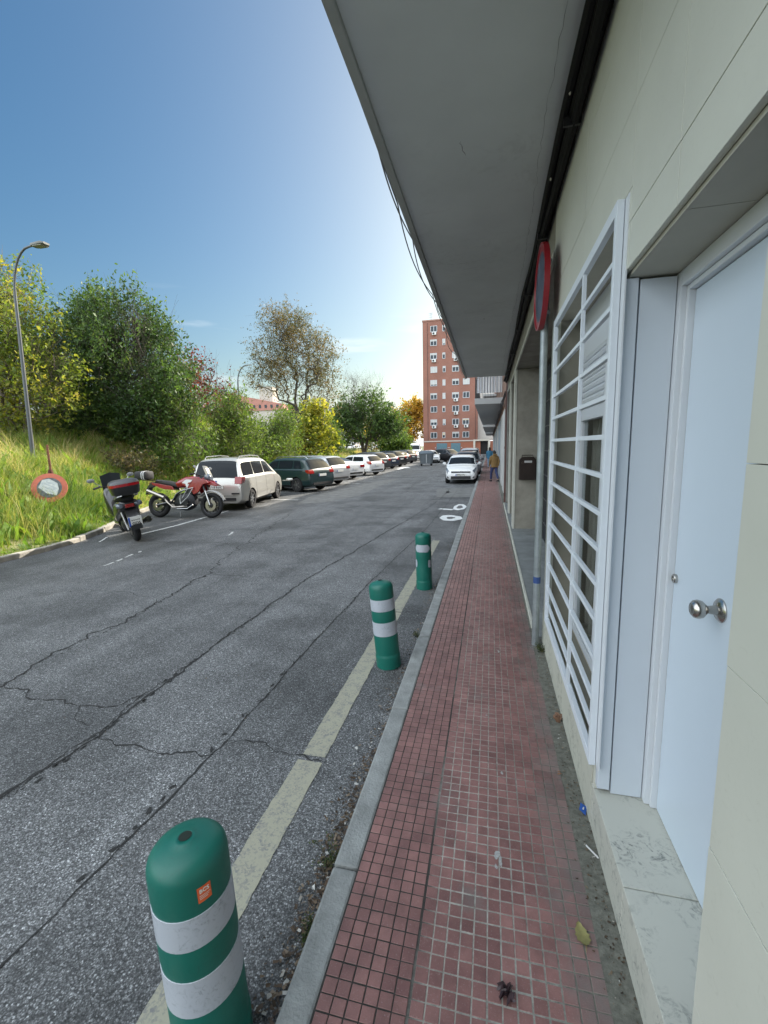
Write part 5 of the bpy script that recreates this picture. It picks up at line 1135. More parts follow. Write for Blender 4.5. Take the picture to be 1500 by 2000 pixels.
g = MB(); g.add([(.70, -.14, 1.08), (.70, .14, 1.08), (.60, .13, 1.28), (.60, -.13, 1.28), (.56, -.10, 1.34), (.56, .10, 1.34), (.69, 0, 1.09), (.585, 0, 1.29), (.545, 0, 1.35)], [(0, 6, 7, 3), (6, 1, 2, 7), (3, 7, 8, 4), (7, 2, 5, 8)]); g.build('windshield', mat('smoked_shield', (.06, .07, .08), .15), MC, fix=False)
g = MB(); g.tube([(.40, -.38, 1.10), (.46, -.30, 1.13), (.50, -.10, 1.08), (.50, .10, 1.08), (.46, .30, 1.13), (.40, .38, 1.10)], .013, 7)
for s in (1, -1): g.tube([(.46, s*.27, 1.13), (.395, s*.39, 1.10)], .020, 7)
g.build('handlebar', M_BBLK, MC, smooth=True)
for s in (1, -1): g = MB(); g.tube([(.47, s*.24, 1.13), (.50, s*.30, 1.27)], .008, 6); g.loft([(.485, s*.33, 1.30, .02, .01), (.50, s*.33, 1.30, .065, .038), (.52, s*.33, 1.30, .05, .03)], 10, 'x'); g.build('mirror', mat('mirror_grey', (.32, .34, .35), .25, .5), MC, smooth=True)
g = MB(); g.loft([(-.86, 0, .93, .07, .03), (-.80, 0, .95, .12, .05), (-.45, 0, .90, .15, .065), (-.2, 0, .84, .13, .06), (0, 0, .86, .10, .045), (.06, 0, .87, .04, .02)], 14, 'x', pw=3); g.build('seat', M_SEAT, MC, smooth=True)
for s in (1, -1): MB().prism([(-.92, .92), (-.30, .82), (-.24, .72), (-.55, .74), (-.90, .86)], s*.10, s*.14, 'y').build('tail_panel', M_BRED, MC, bevel=.01)
g = MB(); g.tube([(.16, -.15, .30), (-.25, -.17, .27), (-.42, -.17, .40), (-.52, -.17, .52)], .024, 8); g.tube([(-.50, -.185, .52), (-.98, -.20, .70)], [.045, .055], 12); g.build('exhaust', M_EXH, MC, smooth=True)
g = MB()
for pts in ([(.38, -.23, .78), (.25, -.25, .55), (.02, -.24, .36)], [(.38, -.23, .78), (.05, -.24, .70), (.0, -.23, .50), (.02, -.24, .36)], [(.22, -.24, .74), (.08, -.25, .50)], [(.36, -.22, .34), (.20, -.22, .24), (-.1, -.22, .24)]): g.tube(pts, .011, 7)
g.build('crash_bar', M_ALU, MC, smooth=True)
g = MB(); g.tube([(-.05, -.14, .28), (.06, -.30, .02)], .012, 7); g.build('side_stand', M_BBLK, MC, smooth=True)
g = MB()
for s in (1, -1): g.tube([(-.18, s*.14, .36), (-.18, s*.27, .36)], .012, 6); g.tube([(-.48, s*.14, .50), (-.48, s*.24, .50)], .012, 6)
g.build('footpeg', M_BBLK, MC)
g = MB(); g.prism([(-.98, .93), (-1.1, .80), (-1.16, .60), (-1.12, .60), (-1.04, .78), (-.86, .86)], -.07, .07, 'y'); g.build('tail_guard', M_BBLK, MC)
g = MB(); g.cbox((-1.03, 0, .90), (.04, .12, .05)); g.build('tail_light', M_RED, MC, bevel=.01)
g = MB(); g.tube([(-.50, .12, .95), (-1.22, .12, .985)], .01, 6); g.tube([(-.50, -.12, .95), (-1.22, -.12, .985)], .01, 6); g.tube([(-1.22, .12, .985), (-1.22, -.12, .985)], .01, 6); g.build('luggage_rack', M_BBLK, MC)
# seat bag strapped to the back: it rests on the rack
SB = MB(); SB.loft([(-.24, 0, 0, .08, .07), (-.22, 0, 0, .17, .13), (.18, 0, 0, .18, .135), (.22, 0, 0, .10, .09)], 18, 'x', pw=3.4)
sb = SB.build('tail_bag', mat('black_nylon', (.018, .018, .02), .75, bump=.4, bscale=60), None, smooth=True)
tag(sb, 'black tail bag with grey stripes strapped on the rack of the red motorcycle', 'bag'); sb.location = (-10.28, 11.41, 1.29)
g = MB()
for x in (.02, .09): g.loft([(x, 0, 0, .183, .138), (x+.03, 0, 0, .183, .138)], 18, 'x', pw=3.4)
g.build('stripe', mat('pale_stripe', (.5, .5, .5), .6), sb, smooth=True)
# scooter ----------------------------------------------------------------
SC = thing('scooter', 'black scooter with a white number plate parked at the kerb left of the motorcycle', 'scooter', (-8.42, 8.72, 0), hd(-.80, .60)); SC.scale = (1.16,)*3; SC.rotation_euler = (rad(-8), 0, hd(-.80, .60))
bike_wheel(SC, (-.68, 0, .255), .255, .13, 5, rim=MATS['dark_rim2']); bike_wheel(SC, (.72, 0, .265), .265, .12, 5, rim=MATS['dark_rim2'])
MB().loft([(-.82, 0, .74, .09, .05), (-.76, 0, .74, .17, .11), (-.5, 0, .68, .20, .16), (-.2, 0, .60, .21, .18), (0, 0, .48, .20, .15), (.12, 0, .38, .16, .08)], 18, 'x', pw=3).build('rear_body', M_BBLK, SC, smooth=True)
MB().loft([(-.02, 0, .31, .16, .05), (.3, 0, .30, .18, .05), (.5, 0, .33, .16, .07)], 14, 'x', pw=4).build('footboard', M_BBLK, SC, smooth=True)
MB().loft([(.40, 0, .46, .16, .16), (.50, 0, .66, .22, .28), (.62, 0, .78, .22, .26), (.76, 0, .80, .14, .18), (.86, 0, .72, .05, .08)], 16, 'x', pw=2.8).build('front_shield', M_BBLK, SC, smooth=True)
g = MB(); g.add([(.74, -.17, .95), (.74, .17, .95), (.58, .19, 1.28), (.58, -.19, 1.28), (.76, 0, .96), (.56, 0, 1.33)], [(0, 4, 5, 3), (4, 1, 2, 5)]); g.build('windshield', mat('smoked_shield'), SC, fix=False)
MB().loft([(-.78, 0, .86, .10, .03), (-.66, 0, .88, .15, .05), (-.3, 0, .84, .17, .05), (-.15, 0, .80, .15, .05), (.10, 0, .79, .12, .04)], 14, 'x', pw=3).build('seat', M_SEAT, SC, smooth=True)
g = MB(); g.tube([(.45, -.36, 1.05), (.50, -.25, 1.07), (.54, 0, 1.02), (.50, .25, 1.07), (.45, .36, 1.05)], .014, 7)
for s in (1, -1): g.tube([(.50, s*.24, 1.07), (.44, s*.37, 1.05)], .021, 7)
g.build('handlebar', M_BBLK, SC, smooth=True)
for s in (1, -1): g = MB(); g.tube([(.52, s*.22, 1.07), (.54, s*.34, 1.20)], .008, 6); g.loft([(.52, s*.37, 1.22, .02, .01), (.535, s*.37, 1.22, .07, .042), (.555, s*.37, 1.22, .05, .03)], 10, 'x'); g.build('mirror', mat('mirror_grey'), SC, smooth=True)
g = MB(); g.cbox((-.845, 0, .735), (.03, .16, .07)); g.build('tail_light', M_RED, SC, bevel=.012)
for s in (1, -1): g = MB(); g.loft([(-.86, s*.15, .745, .03, .025), (-.83, s*.155, .75, .07, .045), (-.72, s*.18, .76, .05, .04)], 12, 'x'); g.build('indicator', M_LAMP, SC, smooth=True)
g = MB(); g.prism([(-.80, .66), (-.98, .48), (-1.0, .28), (-.97, .28), (-.93, .46), (-.72, .60)], -.10, .10, 'y'); g.build('rear_mudguard', M_BBLK, SC)
q = Matrix.Rotation(rad(-8), 3, 'Y'); pl = MB().cbox((-.995, 0, .44), (.008, .23, .19), q).build('number_plate', M_PLATE, SC); 
MB().cbox((-1.0005, .098, .44), (.004, .03, .186), q).build('blue_band', M_PLB, pl)
text_mesh('plate_text', '8330', .075, M_TXT, pl, (-1.004, -.012, .482), (rad(90), 0, rad(-90)), .0005, .0015); text_mesh('plate_text', 'GDS', .075, M_TXT, pl, (-1.0, -.012, .40), (rad(90), 0, rad(-90)), .0005, .0015)
g = MB(); g.tube([(-.2, -.16, .30), (-.5, -.20, .30), (-.60, -.21, .34)], .022, 8); g.tube([(-.55, -.21, .33), (-.96, -.24, .42)], [.052, .062], 14); g.build('exhaust', M_BBLK, SC, smooth=True)
g = MB(); q2 = Vector((-.41, -.03, .09)).normalized(); e = Vector((-.96, -.24, .42)); g.tube([e-q2*.02, e+q2*.035], [.066, .058], 16, cap=False); g.tube([e+q2*.0, e+q2*.012], .055, 14); g.build('exhaust_tip', M_CHR, SC, smooth=True)
g = MB(); g.tube([(-.68, .10, .255), (-.62, .14, .62)], .022, 8); g.tube([(-.68, -.12, .255), (-.62, -.16, .62)], .022, 8); g.build('shock_absorber', M_ALU, SC, smooth=True)
g = MB(); g.loft([(-.45, 0, .26, .06, .08), (-.35, 0, .28, .13, .12), (-.1, 0, .3, .13, .11), (0, 0, .3, .06, .06)], 12, 'x', pw=4); g.build('engine', MATS['engine_black'], SC, smooth=True)
for s in (1, -1): g = MB(); g.tube([(-.45, s*.17, .86), (-.70, s*.19, .90), (-.92, s*.17, .94), (-.96, s*.10, .95)], .014, 7); g.build('grab_rail', M_ALU, SC, smooth=True)

g = MB(); g.loft([(.94, -.78, 0, .17, .19), (.97, -.78, 0, .20, .23), (1.10, -.79, 0, .22, .255), (1.115, -.79, 0, .222, .258)], 22, 'z', pw=4); tb_ = g.build('top_box', M_BBLK, SC, smooth=True)
MB().loft([(1.116, -.79, 0, .224, .262), (1.165, -.79, 0, .222, .258)], 22, 'z', pw=4).build('red_band', mat('box_red_reflector', (.30, .008, .012), .15, coat=.7), tb_, smooth=True)
MB().loft([(1.166, -.79, 0, .221, .256), (1.21, -.785, 0, .20, .235), (1.235, -.78, 0, .15, .18), (1.24, -.78, 0, .05, .06)], 22, 'z', pw=3.6).build('lid', mat('box_lid_grey', (.06, .06, .065), .35), tb_, smooth=True)
# ================================================================ BOLLARDS
M_GRN = scuffed('green_bollard_plastic', (.003, .122, .092), (.02, .08, .065), .42, 6, 30, .6, .54, .66); M_REF = scuffed('grey_reflective_band', (.42, .45, .50), (.16, .18, .20), .4, 9, 34, .7, .52, .66); M_HOLE = mat('bollard_hole', (.01, .02, .015), .9)
RB = .110
def bollard(label, loc, tilt, az, bands, hole_az, extra=None, RB=.110):
    global RBN
    RBN = RB
    r = thing('bollard', label, 'bollard', loc, 0, 'green bollards standing between the road line and the kerb')
    r.rotation_euler = (Matrix.Rotation(tilt, 3, Vector((math.cos(az), math.sin(az), 0)))).to_euler()
    p = [(RB*1.02, 0), (RB*1.03, .10), (RB*1.03, .115), (RB*.985, .125), (RB*.985, .135), (RB, .15), (RB, .30), (RB*.985, .312), (RB*.985, .438), (RB, .45), (RB, .53), (RB*.985, .542), (RB*.985, .648), (RB, .66), (RB, .736), (RB*.985, .752), (RB*.94, .767), (RB*.85, .780), (RB*.70, .789), (RB*.45, .797), (RB*.25, .802), (.019, .808), (.018, .78), (.001, .78)]
    MB().lathe(p, (0, 0, 0), 'z', 44, cap=False).build('body', M_GRN, r, smooth='all')
    for (a, b_, cover) in bands:
        if cover == 'full': MB().lathe([(RB*.986, a), (RB*1.004, a+.001), (RB*1.004, b_-.001), (RB*.986, b_)], (0, 0, 0), 'z', 44, cap=False).build('band', M_REF, r, smooth=True)
        else:
            for (t0, t1) in cover:
                vs = []; n = 18; rj = random.Random(int(t0*10))
                for i in range(n+1):
                    t = t0+(t1-t0)*i/n; e = min(i, n-i)/3; cut_ = max(0, 1-e)*.35*(b_-a)
                    vs += [(RB*1.004*math.cos(t), RB*1.004*math.sin(t), a+cut_+rj.uniform(0, .004)), (RB*1.004*math.cos(t), RB*1.004*math.sin(t), b_-cut_-rj.uniform(0, .004))]
                MB().add(vs, [(2*i, 2*i+2, 2*i+3, 2*i+1) for i in range(n)]).build('band', M_REF, r, smooth='all')
    g = MB(); g.lathe([(.0195, .8085), (.001, .8087)], (0, 0, 0), 'z', 20); g.build('top_hole', M_HOLE, r)
    # slightly dished seam lines on the moulding
    if extra: extra(r)
    return r
def sticker(r):
    RB = RBN; g = MB(); t0 = rad(-78)+.62; n = 6; w = .040; R = RB*1.004
    vs = []
    for i in range(n+1): t = t0+(i/n)*w/RB; vs += [(R*math.cos(t), R*math.sin(t), .672), (R*math.cos(t), R*math.sin(t), .722)]
    s = g.add(vs, [(2*i, 2*i+2, 2*i+3, 2*i+1) for i in range(n)]).build('orange_sticker', mat('orange_sticker', (.70, .12, .03), .5), r, smooth='all')
    R2 = RB*1.010; ms = mat('sticker_white', (.75, .72, .66), .5); tm = t0+w/RB/2
    c = (R2*math.cos(tm), R2*math.sin(tm), .708)
    text_mesh('sticker_text', 'BCS', .017, ms, s, c, (rad(90), 0, tm+rad(90)), .0003, .0004)
    for k, z in enumerate((.693, .688, .683)):
        vs = []
        for i in range(5): t = t0+.04+(i/4)*(w*(.8-.1*k))/RB; vs += [(R2*math.cos(t), R2*math.sin(t), z), (R2*math.cos(t), R2*math.sin(t), z+.0016)]
        MB().add(vs, [(2*i, 2*i+2, 2*i+3, 2*i+1) for i in range(4)]).build('small_print', ms, s)
full = [(.312, .438, 'full'), (.542, .648, 'full')]
bollard('nearest green bollard with two scuffed grey bands and a small orange sticker', (-.872, 1.03, 0), rad(-3), rad(90), [(.300, .426, 'full'), (.530, .636, 'full')], 0, sticker, .119)
bollard('leaning green bollard with two bright white bands, middle of the three', (-.885, 3.72, 0), rad(5), rad(260), full, 0)
bollard('farthest green bollard with a torn lower band', (-.88, 5.98, 0), rad(1.2), rad(250), [(.54, .648, [(-2.7, -.5), (-.35, .1)]), (.32, .43, [(-3.0, -2.35), (-.85, -.35), (.9, 2.6)])], 0)

# ================================================================ SIGNS, LAMPS, POSTS
M_GALV = mat('galvanised_steel', (.30, .335, .35), .45, .55, var=.18, scale=9)
SP = thing('road_sign', 'round red rimmed blue sign on a grey steel pole against the cream wall', 'road sign', (.435, 4.12, .13))
g = MB(); g.tube([(0, 0, 0), (0, 0, 3.45)], .031, 18); g.build('pole', M_GALV, SP, smooth=True)
MB().tube([(0, 0, .60), (0, 0, .66)], .0322, 16, cap=False).build('blue_sticker', mat('blue_sticker', (.03, .07, .22), .5), SP)
DS = MB(); R0 = .33
DS.lathe([(R0-.012, .02), (R0, .02), (R0, -.022), (R0-.012, -.022), (R0-.016, -.012), (.001, -.012)], (0, 0, 0), 'y', 48, cap=False)
ds = DS.build('sign_disc', mat('sign_red', (.26, .012, .02), .35, var=.1), SP, smooth=True)
ds.location = (-.035, -.03, 3.145); ds.rotation_euler = (0, 0, rad(-88.5))
g = MB(); g.lathe([(R0*.80, -.0135), (.001, -.0135)], (0, 0, 0), 'y', 40); g.build('blue_face', mat('faded_blue_face', (.16, .19, .27), .4, var=.1), ds)
g = MB(); g.cbox((.0, 0, 3.35), (.08, .08, .03)); g.cbox((0, 0, 2.95), (.08, .08, .03)); g.build('clamp', M_GALV, SP, bevel=.004)
# fallen sign on the bank
FX, FY = -11.35, 9.25; fz = gh(FX, FY)
FS = thing('fallen_sign', 'weathered round sign with a faded red border leaning in the grass', 'road sign', (FX, FY, fz+.52)); FS.rotation_euler = (rad(-24), rad(27), rad(28))
g = MB(); g.lathe([(.39, .012), (.40, .012), (.40, -.012), (.385, -.014), (.001, -.010)], (0, 0, 0), 'y', 44, cap=False); g.build('disc', mat('faded_red_rim', (.52, .14, .08), .7, var=.15, scale=9), FS, smooth=True)
g = MB(); g.lathe([(.275, -.0145), (.001, -.0145)], (0, 0, 0), 'y', 40); fc = g.build('face', mat('weathered_grey_face', (.22, .24, .25), .7, var=.2, scale=12), FS)
MB().prism([(-.22, -.10), (-.24, .12), (-.12, .22), (.10, .19), (.20, .06), (.24, -.12), (.02, -.16)], -.0165, -.0152, 'y').build('pasted_sheet', mat('pasted_paper', (.66, .67, .62), .8, col2=(.42, .46, .47), scale=14), fc)
for k, (x, z, w) in enumerate(((-.04, .12, .2), (0, .05, .3), (-.02, -.03, .26), (.03, -.09, .2))): MB().cbox((x, -.0172, z), (w, .0008, .012)).build('faded_line', mat('faded_print', (.36, .40, .42), .8), fc)
g = MB(); g.cbox((.0, .03, -.56), (.07, .03, .62)); g.build('post', mat('flat_grey_post', (.46, .47, .44), .6, var=.15), FS)
# rusty post
RX, RY = -12.25, 10.1; rz = gh(RX, RY); RP = thing('rusty_post', 'thin rusty post standing in the grass beside the street lamp', 'post', (RX, RY, rz-.1)); RP.rotation_euler = (0, rad(-2), 0)
MB().tube([(0, 0, 0), (.02, 0, 1.5), (.03, 0, 1.68)], [.034, .03, .026], 8).build('post', mat('rust', (.17, .075, .04), .9, var=.4, scale=12), RP, smooth=True)
MB().lathe([(.01, 0), (.07, 0), (.065, .14), (.04, .2), (.01, .21)], (.0, 0, .78), 'z', 12).build('rust_collar', mat('dark_rust', (.09, .03, .02), .9), RP, smooth=True)
def street_lamp(label, x, y, h, arm, az, lean=(0, 0), k=1):
    r = thing('street_lamp', label, 'street lamp', (x, y, gh(x, y)-.1)); r.rotation_euler = (lean[0], lean[1], az)
    mp_ = mat('grey_lamp_paint', (.10, .11, .12), .5, .3)
    g = MB(); pts = [(0, 0, 0), (0, 0, 1.2), (0, 0, h*.8)]+[(arm*(1-math.cos(a)), 0, h*.8+h*.2*math.sin(a)) for a in np.linspace(.25, PI/2, 7)]+[(arm*1.25, 0, h*1.002)]
    g.tube(pts, [.075*k, .06*k, .045*k]+[.034*k]*7+[.03*k], 12); g.build('pole', mp_, r, smooth=True)
    q = Matrix.Rotation(rad(6), 3, 'Y'); g = MB(); g.loft([(arm*1.2, 0, h*1.0, .04, .03), (arm*1.28, 0, h*1.0, .13, .05), (arm*1.28+.42, 0, h*1.0+.01, .16, .05), (arm*1.28+.52, 0, h*1.0+.01, .10, .03)], 14, 'x', pw=4); hdo = g.build('lamp_head', mat('lamp_head_grey', (.16, .16, .15), .5), r, smooth=True)
    MB().cbox((arm*1.28+.26, 0, h*1.0-.046), (.36, .24, .012)).build('lamp_glass', mat('lamp_glass', (.35, .34, .30), .2), hdo)
    return r
street_lamp('curved grey street lamp rising from the bank at the left edge', -15.27, 12.0, 6.9, .84, rad(-4), (0, rad(2.2)))
street_lamp('distant curved street lamp between the bare saplings and the tall airy tree', -36.2, 60, 12.2, 1.6, rad(-5), (0, 0), 2.6)
# letter box on the first pillar
LB = thing('letter_box', 'dark brown metal letter box with paper in its slot on the stone pillar', 'letter box', (.775, 9.88, 1.48))
MB().prism([(-.17, -.24), (.17, -.24), (.17, .18), (.12, .24), (-.12, .24), (-.17, .18)], -.13, .015, 'y').build('box', mat('dark_brown_metal', (.028, .018, .014), .45, .3, var=.2), LB, bevel=.01)
MB().cbox((0, -.135, .12), (.25, .012, .05)).build('flap', mat('flap_brown', (.05, .035, .028), .4, .4), LB); MB().cbox((.01, -.15, .14), (.15, .03, .035), Matrix.Rotation(rad(20), 3, 'X')).build('paper', mat('white_paper', (.55, .55, .54), .8), LB)
MB().tube([(-.11, -.05, .24), (-.11, -.05, .275), (.11, -.05, .275), (.11, -.05, .24)], .008, 6).build('handle', mat('dark_brown_metal'), LB)

# ================================================================ SMALL THINGS ON THE GROUND
def leafshape(name, label, cat, loc, rz, L_, Wd, m, curl=.02, stalk=True):
    g = MB(); n = 12; vs = []
    rl = random.Random(int(L_*1e4)+int(loc[1]*100))
    for i in range(n+1):
        t = i/n; w = Wd/2*math.sin(PI*t**.8)**.7*(1+.18*math.sin(i*2.4)); x = L_*(t-.5); z = curl*(2*t-1)**2
        vs += [(x, -w, z+curl*.8*rl.uniform(.5, 1)), (x, 0, z), (x, w, z+curl*.8*rl.uniform(.5, 1))]
    for i in range(n): g.add([], []) if False else None
    fs = []
    for i in range(n): fs += [(3*i, 3*i+1, 3*i+4, 3*i+3), (3*i+1, 3*i+2, 3*i+5, 3*i+4)]
    g.add(vs, fs); o = g.build(name, m, None, smooth='all', fix=False); tag(o, label, cat); o.location = loc; o.rotation_euler = (0, 0, rz)
    if stalk: MB().tube([(-L_/2, 0, curl), (-L_*.75, .01, curl*1.5)], .0012, 4).build('stalk', m, o)
    return o
zt = .1335
leafshape('fallen_leaf', 'single olive yellow fallen leaf on the tiles near the lower right corner', 'leaf', (.366, 1.55, zt+.003), rad(100), .085, .05, mat('olive_leaf', (.22, .20, .075), .7, var=.2, scale=40), .008)
def crumple(name, label, cat, loc, r, m, n=9, seed=0):
    rc = random.Random(seed); g = MB()
    for k in range(n):
        c = Vector((rc.uniform(-r, r), rc.uniform(-r*.8, r*.8), rc.uniform(.2, .6)*r*.6)); a = Vector((rc.uniform(-1, 1), rc.uniform(-1, 1), rc.uniform(-.2, .6))).normalized(); b_ = a.orthogonal().normalized(); l = r*rc.uniform(.5, 1.0)
        g.add([c-a*l, c-b_*l*.5+Vector((0, 0, l*.25)), c+a*l, c+b_*l*.5+Vector((0, 0, -l*.1))], [(0, 1, 2), (0, 2, 3)])
    o = g.build(name, m, None, fix=False); tag(o, label, cat, kind=None); o.location = loc; return o
crumple('leaf_clump', 'dark purplish clump of wet dead leaves on the tiles at the bottom edge', 'dead leaves', (.085, 1.30, zt+.004), .026, mat('wet_dark_leaf', (.035, .018, .022), .45, var=.4, scale=40), 16, 1)
crumple('leaf_clump', 'curled brown dead leaf lying against the wall below the white grille', 'dead leaves', (.485, 2.95, .138), .034, mat('dry_brown_leaf', (.16, .085, .05), .8, var=.3, scale=40), 9, 2)
crumple('leaf_clump', 'small brown leaf scrap on the tiles beside the wall past the blue wrapper', 'dead leaves', (.40, 2.42, zt+.003), .016, MATS['dry_brown_leaf'], 5, 3)
g = MB(); g.add([(-.025, -.016, 0), (.03, -.012, .006), (.022, .018, .022), (-.02, .016, .016), (0, 0, .012)], [(0, 1, 4), (1, 2, 4), (2, 3, 4), (3, 0, 4)])
w_ = tag(g.build('wrapper', mat('blue_wrapper', (.02, .10, .42), .3), None), 'small crumpled blue wrapper on the pavement at the foot of the wall', 'wrapper'); w_.location = (.487, 2.17, .137); w_.rotation_euler = (0, 0, 1.2)
MB().cbox((.0, 0, .0145), (.018, .006, .001)).build('white_mark', mat('white_paper'), w_)
tag(MB().tube([(.46, 1.96, .140), (.50, 1.90, .143)], .004, 6).build('cigarette_end', mat('white_paper')), 'white cigarette end beside the step at the foot of the wall', 'cigarette end')
# gum and bird droppings: flat marks on the tiles
g = MB(); rm = random.Random(4)
for (x, y, rx, ry) in ((.055, 1.83, .014, .020), (.07, 1.80, .008, .022), (.05, 1.77, .006, .012), (.09, 2.36, .008, .010), (.10, 3.9, .009, .02), (.0, 2.9, .006, .009)): blob(g, x, y, rx, ry, 0, .1338, 16, .25)
struct(g.build('pavement_marks', mat('gum_marks', (.42, .43, .42), .8, col2=(.26, .25, .24), scale=120)))
# litter along the gutter
rg = np.random.default_rng(31); n = 2200
y = rg.random(n)**1.3*9+.3; y = np.where(rg.random(n) < .45, 1.75+rg.normal(0, .55, n), y); x = -.685-np.abs(rg.normal(0, .06, n)); s = .003+.011*rg.random(n)**2
V = np.zeros((n, 4, 3)); th = rg.random(n)*2*PI; zz = .005+rg.random(n)*.012
for k, (a, b_) in enumerate(((-1, -.5), (1, -.4), (.8, .6), (-.7, .5))):
    V[:, k, 0] = x+s*(a*np.cos(th)-b_*np.sin(th)); V[:, k, 1] = y+s*(a*np.sin(th)+b_*np.cos(th)); V[:, k, 2] = zz+s*rg.random(n)*.7
lit = leaf_mat('gutter_litter', [(0, (.03, .022, .015)), (.6, (.10, .065, .04)), (.9, (.22, .17, .12)), (1, (.5, .5, .48))], trans=.05)
tag(npmesh('gutter_litter', V.reshape(-1, 3), np.arange(n*4).reshape(-1, 4), lit, attr=np.repeat(rg.random(n), 4)), 'crumbs of dead leaves and grit gathered along the kerb', 'litter', kind='stuff')
n = 1200; y = rg.random(n)*6+1.0; x = .50-np.abs(rg.normal(0, .05, n)); y2 = y; s = .002+.005*rg.random(n)**2; th = rg.random(n)*2*PI; V = np.zeros((n, 4, 3))
for k, (a, b_) in enumerate(((-1, -.5), (1, -.4), (.8, .6), (-.7, .5))):
    V[:, k, 0] = x+s*(a*np.cos(th)-b_*np.sin(th)); V[:, k, 1] = y+s*(a*np.sin(th)+b_*np.cos(th)); V[:, k, 2] = .1345+s*rg.random(n)*.6+.003
tag(npmesh('wall_grit', V.reshape(-1, 3), np.arange(n*4).reshape(-1, 4), lit, attr=np.repeat(rg.random(n), 4)), 'fine grit and leaf crumbs along the foot of the wall', 'litter', kind='stuff')
n = 500; x = -7+rg.random(n)*6.2; y = .6+rg.random(n)*9; s = .003+.007*rg.random(n)**3; th = rg.random(n)*2*PI; V = np.zeros((n, 4, 3))
for k, (a, b_) in enumerate(((-1, -.3), (1, -.3), (.8, .4), (-.7, .3))):
    V[:, k, 0] = x+s*(a*np.cos(th)-b_*np.sin(th)); V[:, k, 1] = y+s*(a*np.sin(th)+b_*np.cos(th)); V[:, k, 2] = .006+s*rg.random(n)*.4
tag(npmesh('road_grit', V.reshape(-1, 3), np.arange(n*4).reshape(-1, 4), lit, attr=np.repeat(np.clip(rg.random(n)*.5+.5, 0, 1), 4)), 'small pale chips and leaf bits scattered over the asphalt', 'litter', kind='stuff')
def weed(name, label, loc, h, n, seed, m):
    r = thing(name, label, 'weed', loc); rw = random.Random(seed); g = MB(); lv = []; 
    for k in range(n):
        a = rw.uniform(0, 2*PI); l = h*rw.uniform(.5, 1.1); p = Vector((0, 0, 0)); d = Vector((math.cos(a)*.6, math.sin(a)*.6, 1)).normalized(); pts = [p.copy()]
        for j in range(6): p = p+d*l/6; d = (d+Vector((rw.gauss(0, .25), rw.gauss(0, .25), -.10))).normalized(); pts.append(p.copy())
        g.tube(pts, [.0022, .002, .0018, .0015, .0012, .001, .0008], 4, cap=False)
        for q in pts[1:]:
            for _ in range(7): lv.append(q+Vector((rw.gauss(0, .012), rw.gauss(0, .012), rw.gauss(0, .010))))
    g.build('stem', mat('weed_stem', (.09, .07, .04), .8), r, smooth='all', fix=False)
    C = np.array(lv); m_ = len(C); rg2 = np.random.default_rng(seed); A = rg2.normal(size=(m_, 3)); A /= np.linalg.norm(A, axis=1)[:, None]; B_ = np.cross(A, rg2.normal(size=(m_, 3))); B_ /= np.linalg.norm(B_, axis=1)[:, None]; s = (.004+.005*rg2.random(m_))[:, None]
    V = np.stack([C-A*s, C+B_*s*.5, C+A*s, C-B_*s*.5], 1).reshape(-1, 3); npmesh('leaves', V, np.arange(m_*4).reshape(-1, 4), m, parent=r, attr=np.repeat(rg2.random(m_), 4))
L_WEED = leaf_mat('weed_small_leaves', [(0, (.02, .04, .015)), (.6, (.06, .09, .03)), (1, (.14, .12, .06))], trans=.3)
weed('kerb_weed', 'thin dark green weed growing from the gutter beside the kerb, nearest the viewer', (-.74, 1.72, .0), .17, 7, 1, L_WEED)
weed('kerb_weed', 'straggly low weed at the kerb beside the nearest bollard', (-.70, 1.42, .0), .10, 9, 5, L_WEED)
weed('kerb_weed', 'smaller weed at the kerb beyond the middle bollard', (-.71, 4.35, .0), .10, 8, 2, L_WEED)
weed('wall_weed', 'small weed sprouting at the foot of the sign pole', (.475, 3.98, .13), .09, 8, 3, L_WEED)

